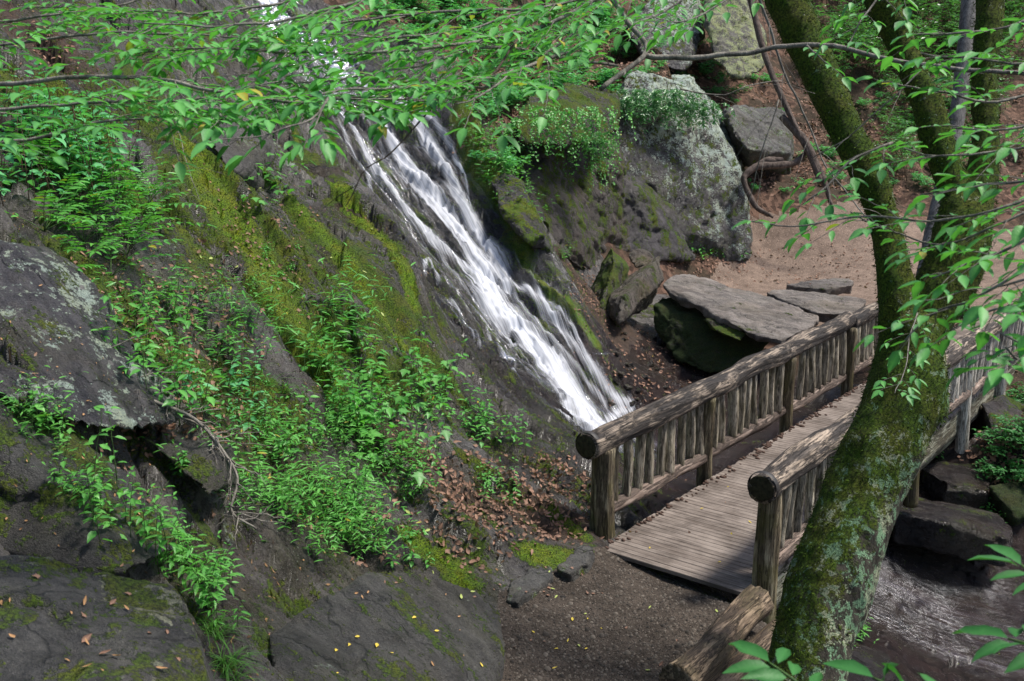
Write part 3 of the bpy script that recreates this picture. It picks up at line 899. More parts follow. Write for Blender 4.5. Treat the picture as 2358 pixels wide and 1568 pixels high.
rock('dark_cliff', [(1188,348,22.0),(1262,340,22.6),(1310,440,22.9),(1372,560,23.0),(1385,640,23.2),(1335,655,23.0),(1268,570,21.4),(1205,440,21.3)], R_dark,
     'dark wet cliff slab just beside the leafy ridge of the waterfall', 'cliff', .06, .13, .55, .03, back=(.6, 3.5, 1.0), layer=(.5, .3, .8), seed=1)
rock('dark_cliff', [(1258,336,23.2),(1330,335,23.5),(1408,340,24.2),(1420,420,24.6),(1440,520,24.9),(1480,590,25.2),(1420,640,24.4),(1392,640,23.9),(1380,555,23.7),(1316,430,23.5)], R_dark,
     'dark wet cliff slab under the mossy ledge, split from its neighbour by a diagonal crack', 'cliff', .06, .13, .55, .03, back=(.6, 3.5, 1.0), layer=(.5, .3, .8), seed=41)
rock('grey_cliff', [(1405,400,24.6),(1470,430,24.8),(1545,490,25.4),(1590,560,25.9),(1600,603,25.6),(1480,605,24.8),(1425,580,24.5)], R_vio,
     'smooth grey foot of rock below the lichen crusted boulder', 'rock', .06, .12, .6, .03, back=(.6, 2.5, .6), seed=42)
rock('cliff_ledge', [(1175,270,21.2),(1290,235,22.2),(1405,250,23.2),(1410,320,22.6),(1300,345,21.9),(1195,330,21.0)], R_moss,
     'moss hung overhanging ledge above the dark cliff face', 'rock', .06, .10, .8, .03, back=(.4, 2.2, .5), seed=2)
rock('lichen_boulder', [(1400,235,25.3),(1450,175,26),(1570,190,27),(1640,270,27),(1702,410,26.9),(1730,560,26.8),(1724,604,26.6),(1600,600,26.2),(1530,560,26.3),(1452,470,25.6),(1410,400,25.2)], R_lich,
     'huge boulder crusted with white lichen above the dirt clearing', 'boulder', .07, .13, .5, .03, back=(.9, 3.5, .3), seed=3)
rock('lichen_boulder', [(1618,20,33),(1660,-40,34),(1712,0,33.5),(1765,90,33),(1758,165,32),(1690,185,31.5),(1640,140,32)], R_yel,
     'tall pale rock with yellow green lichen high on the hillside', 'boulder', .08, .16, .6, .03, back=(.5, 2.5, .5), seed=4)
rock('grey_boulder', [(1662,250,28.5),(1700,236,29.5),(1800,250,30),(1828,310,29.6),(1815,352,28.6),(1722,345,27.6),(1690,310,27.8)], R_grey,
     'square grey boulder with a flat speckled top above the tree roots', 'boulder', .05, .09, .9, .02, back=(.4, 1.2, -.7), seed=5)
rock('stone', [(1606,250,28.5),(1640,240,28.8),(1660,290,28.6),(1650,330,28.2),(1610,300,28)], R_grey, 'narrow dark stone wedged beside the lichen crusted boulder', 'stone', .05, .06, 1.2, .02, back=(.2, .8, 0), seed=6)
rock('hill_rock', [(1430,60,33),(1500,10,34),(1600,-10,35),(1615,90,33.5),(1570,170,31.5),(1500,150,31)], R_lich, 'sloping grey rock face high above the leaf litter bank', 'rock', .09, .2, .5, .03, back=(.5, 2.5, .4), seed=7)

# tilted blocks by the fall
rock('mossy_block', [(1408,570,21.0),(1345,690,20.4),(1362,712,20.0),(1414,606,20.1),(1380,724,19.5),(1448,616,21.0),(1428,690,20.6),(1390,620,21.8),(1372,640,21.6)], R_moss,
     'tilted mossy block leaning beside the dark cliff', 'rock', .03, .05, 1.6, .012, soften=1, seed=8)
rock('tilted_slab', [(1399,687,19.7),(1437,682,19.2),(1519,588,20.8),(1530,642,20.7),(1446,727,19.2),(1421,750,19.1),(1391,724,19.7),(1413,666,20.4),(1486,608,21.5),(1500,700,21.2)], R_brown,
     'thick brown slab tipped on edge between the mossy block and the long flat slab', 'rock', .03, .05, 1.4, .012, soften=1, seed=9)
rock('stone', [(1446,590,21.8),(1452,573,21.9),(1485,570,22),(1505,590,21.9),(1495,608,21.6),(1462,615,21.6)], R_brown, 'orange stained stone perched behind the tipped slab', 'stone', .03, .05, 2, .012, back=(.05, .3, -.1), seed=10)
rock('bench_slab', [(1524,652,20.2),(1552,630,21.1),(1585,627,21.3),(1660,648,20.9),(1800,695,19.7),(1884,728,18.9),(1868,752,18.3),(1800,782,17.7),(1740,772,17.9),(1690,745,18.5),(1600,705,19.4),(1540,676,19.9)], R_pale,
     'long flat pale grey slab lying along the edge of the clearing', 'rock', .03, .05, 1.3, .012, back=(.02, .05, -.12), layer=(0.1, 0, 1), seed=11)
rock('mossy_block', [(1505,700,20.0),(1560,705,20.2),(1690,770,19.0),(1752,800,18.6),(1700,850,18.3),(1622,864,18.6),(1560,830,19.2),(1508,770,19.8)], R_mossdk,
     'dark mossy boulder in the shade under the long flat slab', 'boulder', .04, .08, 1.2, .02, back=(.5, 1.0, .0), seed=12)
rock('stone', [(1622,735,18.9),(1660,735,18.8),(1720,770,18.3),(1705,785,18.1),(1650,762,18.5)], R_moss, 'slim mossy stone wedged under the long flat slab', 'stone', .02, .03, 2, .01, back=(.0, .2, -.05), seed=13)
rock('flat_stone', [(1765,672,20.6),(1790,664,21.1),(1900,675,20.7),(1990,690,20.0),(1985,720,19.3),(1900,722,19.3),(1860,715,19.5),(1800,690,20.2)], R_pale,
     'low flat stone with a cracked edge just behind the bridge handrail', 'rock', .03, .05, 1.5, .012, back=(.02, .1, -.22), layer=(0, 0, 1), seed=14)
rock('flat_stone', [(1808,656,21.6),(1850,645,22.2),(1955,638,22.4),(1965,655,21.7),(1900,666,21.4)], R_pale,
     'thin pale stone lying farther back on the clearing', 'rock', .03, .04, 1.5, .012, back=(.0, .1, -.22), seed=15)
# beside and under the far side of the bridge
rock('step_slab', [(2060,1150,13.3),(2110,1138,13.7),(2300,1180,13.2),(2338,1212,12.8),(2322,1238,12.6),(2200,1205,12.6),(2060,1180,12.9)], R_wet,
     'big wet rectangular slab forming a step beside the stream', 'rock', .03, .03, 1.2, .012, back=(.0, -.03, -.42), seed=16)
rock('round_stone', [(2120,1080,14.3),(2170,1055,14.8),(2270,1075,14.5),(2285,1105,14.2),(2270,1130,13.8),(2180,1110,13.8)], R_wet,
     'rounded dark stone resting on the step slab beneath the bridge', 'stone', .03, .05, 1.3, .015, back=(.0, .0, -.55), seed=17)
rock('stone', [(2258,930,15.6),(2310,910,16),(2357,930,16),(2350,1010,15.2),(2290,1020,15.2)], R_dark, 'dark angular stone under the far end of the bridge', 'stone', .04, .06, 1.3, .015, back=(.1, .5, -.3), seed=18)
rock('stone', [(2275,1120,13.8),(2400,1100,14.2),(2420,1170,13.6),(2340,1190,13.3)], R_mossdk, 'mossy dark stone among leaves beside the step slab', 'stone', .04, .06, 1.3, .015, back=(.1, .4, -.5), seed=19)
rock('stream_rock', [(1960,1480,8.9),(2040,1500,8.9),(2080,1568,8.4),(2000,1620,8.1),(1930,1560,8.3)], R_wet, 'wet grey rock at the water edge below the mossy trunk', 'rock', .03, .05, 1.3, .015, back=(.0, .0, -.4), seed=20)
# on the slope and by the path
rock('lichen_slab', [(-120,540,7.3),(20,560,7.2),(80,610,7.1),(190,740,6.9),(290,880,6.75),(318,985,6.5),(230,985,6.15),(120,960,6.0),(40,930,5.9),(-100,850,5.9)], R_spot,
     'dark sloping slab spotted with white and grey lichen', 'rock', .03, .05, 1.0, .012, back=(.15, .5, -.1), lift=-0.02, tk=1.035, seed=21)
rock('lower_slab', [(-120,900,5.7),(0,960,5.75),(130,1080,5.75),(262,1255,5.7),(290,1300,5.5),(180,1322,5.5),(0,1280,5.45),(-120,1235,5.4)], R_fore,
     'dark slab with a thin mossy edge below the spotted slab', 'rock', .03, .05, 1.0, .012, back=(.15, .5, -.1), lift=-0.04, tk=1.03, seed=22)
rock('boulder', [(-80,1270,4.6),(40,1278,4.75),(200,1300,4.85),(330,1318,4.95),(408,1345,4.95),(440,1430,4.7),(480,1600,4.3),(440,1760,3.9),(200,1760,3.5),(-120,1700,3.5)], R_boul,
     'big shaded boulder with moss and one olive lichen patch by the gravelly rock', 'boulder', .025, .05, 1.1, .012, back=(.0, .25, -.5), soften=4, tk=.88, seed=23)
rock('path_slab', [(620,1500,6.55),(740,1420,7.0),(850,1345,7.55),(960,1340,7.8),(1080,1395,7.9),(1145,1440,7.95),(1150,1540,7.5),(1120,1700,6.8),(900,1760,6.0),(650,1700,5.9)], R_slab,
     'smooth dark slab beside the gravel path scattered with yellow leaves', 'rock', .03, .05, .9, .012, back=(.05, .1, -.45), soften=3, lift=0.14, seed=24)
rock('stone', [(1160,1405,8.55),(1172,1372,8.75),(1240,1322,9.1),(1266,1328,9.1),(1270,1352,8.95),(1235,1378,8.75),(1190,1412,8.5)], R_grey,
     'pointed grey stone at the path edge, the bigger of the two', 'stone', .018, .03, 2.5, .01, back=(.04, .06, -.2), lift=.11, seed=25)
rock('stone', [(1282,1330,9.05),(1310,1300,9.3),(1345,1278,9.5),(1362,1280,9.5),(1350,1318,9.2),(1310,1342,9.0)], R_grey,
     'grey stone at the path edge close under the bridge post', 'stone', .018, .03, 2.5, .01, back=(.03, .05, -.2), lift=.10, seed=26)
rock('stone', [(462,1060,6.95),(500,1045,7.05),(520,1120,6.9),(480,1150,6.7),(380,1050,6.9),(350,1035,7.0),(400,1015,7.1)], R_slab,
     'wedge of grey rock under the fallen branch', 'stone', .02, .03, 2, .01, back=(.05, .25, -.08), lift=0.04, tk=1.02, seed=27)
rock('jutting_block', [(480,300,12.2),(520,240,12.8),(585,250,13),(598,310,12.7),(565,390,12.1),(530,395,11.9),(490,340,12)], R_grey,
     'angular grey block jutting from the mossy slope under the leafy boughs', 'rock', .03, .05, 1.3, .012, back=(.1, .5, -.3), seed=28)

R_butt = rock_material('buttress_rock', dark=(.022, .017, .012), mid=(.13, .10, .07), warm=(.14, .09, .045), moss=.55, brown=.8)
R_bright = rock_material('bright_mossy_rock', dark=(.03, .026, .03), mid=(.11, .10, .11), moss=.55, brown=.3, rough=(.25, .5), moss_bright=1.7)
rock('rock_buttress', [(690,350,14.7),(800,440,14.1),(890,540,13.5),(943,630,13.1),(950,700,12.9),(968,790,12.5),(985,900,11.9),(900,860,11.8),(800,700,12.4),(700,560,13.2),(630,440,13.9)], R_butt,
     'dark brown rock buttress with a mossy crest standing beside the falling water', 'rock', .04, .09, .9, .02, back=(.4, .9, -1.0), lift=.16, seed=31)
rock('mossy_outcrop', [(1128,430,18.3),(1180,418,18.4),(1230,490,17.9),(1252,565,17.4),(1215,582,17.3),(1150,505,17.7)], R_bright,
     'bright moss covered outcrop dripping beside the falling water', 'rock', .035, .08, 1.4, .02, back=(.2, .6, -.5), lift=.18, seed=32)
rock('wet_ledge', [(1115,800,14.6),(1180,835,14.7),(1280,900,15.0),(1325,980,14.7),(1285,1005,14.3),(1200,985,13.6),(1130,905,13.6),(1095,830,13.8)], R_wet,
     'black dripping ledge under the thin strands at the foot of the fall', 'rock', .035, .09, 1.4, .025, back=(.2, .7, -.6), lift=-.02, seed=33)

# loose stones in the shallow bed between the fall and the bridge
srng = np.random.default_rng(8)
stone_me = []
for k in range(5):
    bm = bmesh.new()
    for p in srng.normal(size=(16, 3)) * [1, .75, .5]: bm.verts.new(p)
    bm.free()
    me = remesh(hull_mesh([p / np.linalg.norm(p / np.array([1, .75, .5])) for p in srng.normal(size=(13, 3)) * [1, .75, .5]]), .09)
    V = lap(me, get_np(me), 1); set_np(me, V); N = get_nrm(me)
    set_np(me, V + N * (fbm(V[:, 0] * 2 + k * 9, V[:, 1] * 2, V[:, 2] * 2, 4) * .09)[:, None]); set_smooth(me)
    me.materials.append(R_wet if k < 3 else R_brown); stone_me.append(me)
for k in range(46):
    if k < 34: p = hit(srng.uniform(1400, 1640), srng.uniform(760, 965))
    else: p = hit(srng.uniform(1460, 1760), srng.uniform(1020, 1200))
    o = bpy.data.objects.new('stream_stone', stone_me[int(srng.integers(5))]); col.objects.link(o)
    sc_ = srng.uniform(.05, .13) * (1.9 if srng.uniform() < .15 else 1)
    o.location = p + np.array([0, 0, sc_ * .12]); o.scale = (sc_,) * 3; o.rotation_euler = (srng.normal() * .2, srng.normal() * .2, srng.uniform(0, 6.28))
    tag(o, 'small wet stone in the shallow stream bed between the fall and the bridge' if k < 34 else 'small wet stone in the stream under the bridge', 'stone', 'stones in the stream bed' if k < 34 else 'stones under the bridge', 'thing')
# ------------------------------------------------------------------ mossy forked tree beside the bridge
def px_path(rows):
    """rows (u, v, t, width in frame units) -> points and radii in metres"""
    P = np.array([at_t(u, v, t) for u, v, t, w in rows]); R = np.array([w * t / FPX / 2 for u, v, t, w in rows])
    return P, R
def limb_tube(rows, n, nseg=28):
    P, R = px_path(rows)
    Q = spline(np.hstack([P, R[:, None]]), n)
    return tube(Q[:, :3], Q[:, 3], nseg)
main = [(1800,1900,6.3,260),(1835,1700,6.45,200),(1868,1500,6.6,178),(1925,1300,6.75,186),(1982,1150,6.85,168),(2045,1000,6.95,170),(2085,900,7.0,170),(2098,800,7.05,140),(2085,730,7.05,110)]
left = [(2090,850,7.05,104),(2075,740,7.05,92),(2056,620,7.1,74),(2034,500,7.15,70),(1998,400,7.2,76),(1950,300,7.3,76),(1903,200,7.4,80),(1858,100,7.5,84),(1810,0,7.6,88),(1755,-110,7.7,90)]
right = [(2100,850,7.05,110),(2135,740,7.1,110),(2185,640,7.15,128),(2215,540,7.2,124),(2218,470,7.25,100)]
sub_a = [(2215,500,7.25,80),(2185,400,7.3,64),(2152,300,7.35,66),(2118,200,7.4,62),(2074,100,7.5,60),(2028,0,7.55,66),(1985,-100,7.6,64)]
sub_b = [(2225,500,7.25,84),(2258,400,7.3,70),(2268,300,7.35,56),(2266,200,7.4,58),(2272,100,7.45,60),(2280,0,7.5,60),(2290,-100,7.6,60)]
acc = Acc()
for rows in (main, left, right, sub_a, sub_b):
    acc.add(*limb_tube(rows, 60))
V, Fs = tube([at_t(2100,940,6.95), at_t(2150,935,6.95), at_t(2178,935,6.95)], [.17, .15, .07], 20)     # burr on the trunk
acc.add(V, Fs)
me = remesh(acc.mesh('trunk'), .02)
V = lap(me, get_np(me), 4)
set_np(me, V)
N = get_nrm(me)
d = fbm(V[:, 0] * 3, V[:, 1] * 3, V[:, 2] * 1.2, 4) * .025 + ridged(V[:, 0] * 9, V[:, 1] * 9, V[:, 2] * 3.5, 3) * .007
set_np(me, V + N * d[:, None])
V = get_np(me); N = get_nrm(me)
# moss sits on the upper side of the lean and on the limbs; bare bark with lichen low down
hgt = V[:, 2]
mm = smooth(1.1, 2.6, hgt) * .62 + .50 + .35 * N[:, 2] - .25 * N[:, 0]
set_smooth(me)
add_attr(me, 'moss', mm)
add_attr(me, 'lich', smooth(3.2, 1.4, hgt) * .45 + .38 + .25 * N[:, 0])
def bark_material(name, a, b, moss=True, lich=True, bright=1.0, lichen_col=(.25, .42, .24)):
    t = NT(name)
    P = t.coord('Object')
    L = t.mapping(P, scale=(1, 1, .35))
    n = t.noise(L, 9, 6, .7, .4); f = t.noise(L, 40, 5, .7)
    c = t.mix(t.ramp01(t.math('MULTIPLY_ADD', n, .6, t.math('MULTIPLY', f, .4)), .35, .65), a, b)
    h = t.math('MULTIPLY_ADD', n, .8, t.math('MULTIPLY', f, .5))
    if moss:
        ma = t.attr('moss')
        m = t.ramp01(t.math('ADD', t.math('MULTIPLY_ADD', t.noise(P, 5, 6, .7), .9, t.math('MULTIPLY', t.noise(P, 30, 4, .7), .5)), t.math('MULTIPLY_ADD', ma, .8, -1.15)), 0, .18)
        c = t.mix(m, c, moss_color(t, P, bright))
        h = t.math('ADD', h, t.math('MULTIPLY', m, t.noise(P, 110, 4, .8)))
    if lich:
        la = t.attr('lich')
        p = t.math('MULTIPLY_ADD', t.noise(P, 11, 5, .7, .6), 2.6, t.math('MULTIPLY_ADD', t.noise(P, 50, 4, .8), 1.2, t.math('MULTIPLY_ADD', la, .6, -2.25)))
        lm = t.ramp01(p, .22, .34)
        lc = t.mix(t.ramp01(t.noise(P, 5, 3, .5), .44, .56), lichen_col, (.50, .50, .34))
        c = t.mix(lm, c, t.mix(t.ramp01(t.noise(P, 100, 3, .7), .35, .7), tuple(x * .4 for x in lichen_col), lc))
    return t.finish(t.principled(c, .9, t.bump(h, .9, .03), .25))
M_bark = bark_material('mossy_bark', (.02, .017, .013), (.085, .075, .058), bright=.8)
tree = empty('mossy_tree', (1.9, 5.6, 0))
tag(tree, 'thick leaning forked tree wrapped in dark green moss in front of the bridge', 'tree')
trunk = link_mesh('trunk', me, M_bark, tree)
trunk.matrix_parent_inverse = tree.matrix_world.inverted()
trunk.location = (-1.9, -5.6, 0)
# shaggy tufts of moss
rngm = np.random.default_rng(5)
pick = np.where(mm + fbm(V[:, 0] * 5, V[:, 1] * 5, V[:, 2] * 5, 3) * .5 > .62)[0]
cnt = 15000
pi = rngm.choice(pick, cnt)
B = V[pi] + rngm.normal(size=(cnt, 3)) * .008
nn = N[pi]
dirn = nn * rngm.uniform(.5, 1.2, (cnt, 1)) + rngm.normal(size=(cnt, 3)) * .5 + np.array([0, 0, -.55])
dirn /= np.linalg.norm(dirn, axis=1)[:, None]
sd_ = np.cross(dirn, rngm.normal(size=(cnt, 3))); sd_ /= np.linalg.norm(sd_, axis=1)[:, None]
ln = rngm.uniform(.012, .034, (cnt, 1)); wd = rngm.uniform(.002, .005, (cnt, 1))
TV = np.stack([B - sd_ * wd, B + sd_ * wd, B + dirn * ln * .6 + sd_ * wd * .8, B + dirn * ln], 1).reshape(-1, 3)
q = np.arange(cnt * 4).reshape(-1, 4)
t = NT('moss_tuft')
M_tuft = t.finish(t.principled(t.mix(t.n('ShaderNodeNewGeometry').outputs['Random Per Island'], (.012, .026, .003), (.075, .125, .012)), .95, None, .15))
mo = link_mesh('moss', mesh_np('moss', TV, q), M_tuft, tree)
mo.location = (-1.9, -5.6, 0)
# ------------------------------------------------------------------ waterfall and stream
CEN = [(560,-60),(640,0),(700,90),(775,200),(860,300),(940,400),(1020,500),(1100,610),(1180,720),(1260,830),(1330,930),(1385,1000),(1400,1035)]
fn0 = ground_fast
Cw = spline(np.array([march(u, v, fn0) for u, v in CEN])[:, :2], 520)
seglen = np.concatenate([[0], np.cumsum(np.linalg.norm(np.diff(Cw, axis=0), axis=1))])
T_ = np.gradient(Cw, axis=0); T_ /= np.linalg.norm(T_, axis=1)[:, None]
Nn = np.stack([T_[:, 1], -T_[:, 0]], -1)
NWt = 200
off = np.linspace(-2.6, 2.3, NWt)
WX = Cw[:, None, 0] + Nn[:, None, 0] * off[None, :]; WY = Cw[:, None, 1] + Nn[:, None, 1] * off[None, :]
wxy = np.stack([WX.ravel(), WY.ravel()], -1)
den = np.zeros(len(wxy))
STR = [  # strand line, half width in metres at start / end, strength
    ([(835,190),(880,290),(950,400),(1010,480),(1070,560),(1110,640),(1140,700)], .13, .26, 1.0),
    ([(1110,640),(1140,710),(1190,760),(1240,810),(1290,880),(1340,940),(1385,995)], .24, .36, 1.15),
    ([(770,225),(830,330),(880,410),(940,490),(1000,560),(1060,610),(1115,670)], .09, .17, .72),
    ([(900,210),(960,290),(1010,370),(1060,460),(1100,540),(1150,620),(1168,660)], .12, .13, .95),
    ([(950,235),(1005,290),(1060,390),(1085,490)], .07, .02, .75),
    ([(1168,655),(1235,685),(1290,760),(1340,820),(1400,900),(1432,935)], .08, .14, .72),
    ([(1150,640),(1230,740),(1330,850),(1390,930)], .05, .08, .6),
    ([(1130,690),(1150,770),(1205,805)], .06, .04, .7),
    ([(1120,760),(1160,830),(1185,850),(1180,910),(1195,980)], .03, .03, .55),
    ([(740,215),(800,330),(850,430),(900,510),(950,600)], .05, .04, .5),
    ([(1320,900),(1300,970),(1300,1040)], .12, .2, .8), ([(1360,950),(1375,1010)], .2, .25, .9),
    ([(1270,930),(1285,1000)], .04, .05, .5),
    ([(900,505),(960,600),(1040,700),(1100,800)], .05, .06, .45), ([(960,590),(1020,690),(1060,740)], .10, .06, .4),
    ([(600,-40),(640,30),(690,100),(760,190),(800,225)], .3, .35, .42), ([(700,30),(770,140),(850,215)], .3, .3, .38),
    ([(1395,900),(1420,925),(1450,935)], .06, .10, .85), ([(1385,985),(1420,960),(1455,950)], .12, .06, .8), ([(1300,950),(1290,1010)], .03, .03, .6),
    ([(870,460),(930,560),(980,610),(1010,650)], .04, .03, .6), ([(1000,560),(1050,640),(1120,740)], .04, .05, .55), ([(1240,680),(1290,720),(1330,790),(1360,860)], .05, .04, .7),
    ([(1200,760),(1240,850),(1290,920)], .05, .06, .6), ([(830,260),(900,380),(960,470)], .03, .03, .5), ([(1000,330),(1050,400),(1080,470)], .03, .03, .5),
    ([(620,-20),(680,70)], .1, .1, .55),
]
par_all = []
for pl, w0, w1, s in STR:
    W = spline(line_w(pl, fn0), 40)
    d, p = seg_dist(wxy, W)
    wd = (w0 + (w1 - w0) * p) * 1.12
    wd = wd * (1 + .35 * noise3(p * 9, s * 31, w0 * 50))
    den = np.maximum(den, s * np.exp(-(d / wd) ** 2 * .9))
base_film = .13 * np.exp(-(np.abs(off)[None, :] / 1.5) ** 4) * np.ones((len(Cw), 1))
den = np.maximum(den, base_film.ravel())
edge = np.minimum(smooth(0, .1, np.linspace(0, 1, NWt)), smooth(1, .9, np.linspace(0, 1, NWt)))
den *= (edge[None, :] * smooth(0, 8, 519 - np.arange(520))[:, None]).ravel()
S_ = np.repeat(seglen, NWt); O_ = np.tile(off, 520)
WZ = ground_fast(wxy[:, 0], wxy[:, 1]) + .012 + den * .07 + den * .05 * fbm(O_ * 9, S_ * .7, 1.0, 3) + den * .02 * fbm(O_ * 26, S_ * 1.6, 4.0, 2)
i = np.arange(519)[:, None]; j = np.arange(NWt - 1)[None, :]
q = np.stack([i * NWt + j, i * NWt + j + 1, (i + 1) * NWt + j + 1, (i + 1) * NWt + j], -1).reshape(-1, 4)
q = q[den[q].max(1) > .02]
def water_material(name, kx, ky, body=(.80, .83, .90), gl_=1.0):
    t = NT(name)
    U = t.n('ShaderNodeUVMap', uv_map='uv').outputs[0]
    D = t.attr('den')
    a = t.noise(t.mapping(U, scale=(kx, ky, 1)), 1.0, 5, .6, .4 if gl_ == 1.0 else .1)
    b = t.noise(t.mapping(U, scale=(kx * 3.2, ky * 1.6, 1)), 1.0, 4, .65, .3)
    c = t.noise(t.mapping(U, scale=(kx * 9, ky * 3, 1)), 1.0, 3, .6)
    s = t.math('MULTIPLY_ADD', a, .5, t.math('MULTIPLY_ADD', b, .35, t.math('MULTIPLY', c, .2)))
    al = t.math('ADD', t.math('MULTIPLY', D, 1.15), t.math('MULTIPLY_ADD', s, 3.4 if gl_ == 1.0 else 2.4, -2.0 if gl_ == 1.0 else -1.38))
    al = t.math('MULTIPLY', t.math('MULTIPLY', t.ramp01(al, -.05, 1.25), .9), t.ramp01(D, .02, .25))
    dif = t.principled(body, .5, t.bump(s, .5, .04), .4)
    tr = t.n('ShaderNodeBsdfTransparent')
    gl = t.n('ShaderNodeBsdfGlossy'); gl.inputs['Roughness'].default_value = .16; gl.inputs['Color'].default_value = (.9, .92, 1, 1)
    t.l(t.bump(s, 1.0, .12 if gl_ == 1.0 else .05), gl.inputs['Normal'])
    fr = t.n('ShaderNodeFresnel'); fr.inputs[0].default_value = 1.33
    wetm = t.n('ShaderNodeMixShader'); t.l(t.math('MULTIPLY', t.math('MULTIPLY', fr.outputs[0], t.ramp01(D, .02, .14)), gl_), wetm.inputs[0])
    t.l(tr.outputs[0], wetm.inputs[1]); t.l(gl.outputs[0], wetm.inputs[2])
    mx = t.n('ShaderNodeMixShader'); t.l(al, mx.inputs[0])
    t.l(wetm.outputs[0], mx.inputs[1]); t.l(dif.outputs[0], mx.inputs[2])
    return t.finish(mx)
M_fall = water_material('falling_water', 13.0, .5, body=(.68, .70, .76))
idx = np.unique(q); mp = np.full(len(wxy), -1, np.int32); mp[idx] = np.arange(len(idx))
me = mesh_np('waterfall', np.stack([wxy[:, 0], wxy[:, 1], WZ], -1)[idx], mp[q], True, {'den': den[idx]}, np.stack([O_, S_], -1)[idx])
tag(link_mesh('waterfall', me, M_fall), kind='structure')

# small cascade of white water where the fall lands
Dp = np.array([1.62, 15.0])
# stream sheet: follows the bed, thin moving film with pale streaks
def stream_sheet(name, poly_px, width, dens, kx, ky, lift=.03, n=260, nw=90, fixed=None):
    C = spline(np.array(fixed) if fixed is not None else np.array([march(u, v, fn0) for u, v in poly_px])[:, :2], n)
    sl = np.concatenate([[0], np.cumsum(np.linalg.norm(np.diff(C, axis=0), axis=1))])
    Tt = np.gradient(C, axis=0); Tt /= np.linalg.norm(Tt, axis=1)[:, None]
    Nm = np.stack([Tt[:, 1], -Tt[:, 0]], -1)
    of = np.linspace(-1, 1, nw)
    wdt = np.interp(np.linspace(0, 1, n), np.linspace(0, 1, len(width)), width)
    X = C[:, None, 0] + Nm[:, None, 0] * of * wdt[:, None]; Y = C[:, None, 1] + Nm[:, None, 1] * of * wdt[:, None]
    O = of[None, :] * wdt[:, None]; S = np.repeat(sl, nw).reshape(n, nw)
    dd = dens(O, S, of[None, :] * np.ones((n, 1)), np.linspace(0, 1, n)[:, None] * np.ones((1, nw)))
    dd = dd * smooth(1, .85, np.abs(of))[None, :] * (smooth(0, .06, np.linspace(0, 1, n)) * smooth(1, .94, np.linspace(0, 1, n)))[:, None]
    Z = ground_fast(X, Y) * .15 + base_h(X, Y) * .85
    Z = Z + lift + dd * .03 + fbm(O * 5, S * .8, 3.0, 3) * .008
    i = np.arange(n - 1)[:, None]; j = np.arange(nw - 1)[None, :]
    q = np.stack([i * nw + j, i * nw + j + 1, (i + 1) * nw + j + 1, (i + 1) * nw + j], -1).reshape(-1, 4)
    me = mesh_np(name, np.stack([X, Y, Z], -1).reshape(-1, 3), q, True, {'den': dd.ravel()}, np.stack([O.ravel(), S.ravel()], -1))
    o = link_mesh(name, me, water_material(name + '_water', kx, ky, body=(.40, .37, .46), gl_=.3))
    tag(o, kind='structure')
    return o
stream_sheet('stream_water', None, [.8, .9, 1.1, 1.4, 1.6, 1.6], lambda O, S, a, b: .02 + .17 * np.exp(-((a + .05 - .5 * (b - .6)) / .26) ** 2) * smooth(.3, .5, b) + .10 * np.exp(-((a - .5) / .2) ** 2) * smooth(.4, .6, b) + .10 * np.exp(-((a + .55) / .25) ** 2) * smooth(.4, .6, b) + .45 * smooth(.12, 0, b),
             6.0, .45, lift=.09, fixed=[(1.7, 15.2), (2.2, 13.9), (2.8, 12.5), (3.8, 11.7), (5.2, 11.1), (6.6, 10.6), (9.0, 9.8)])
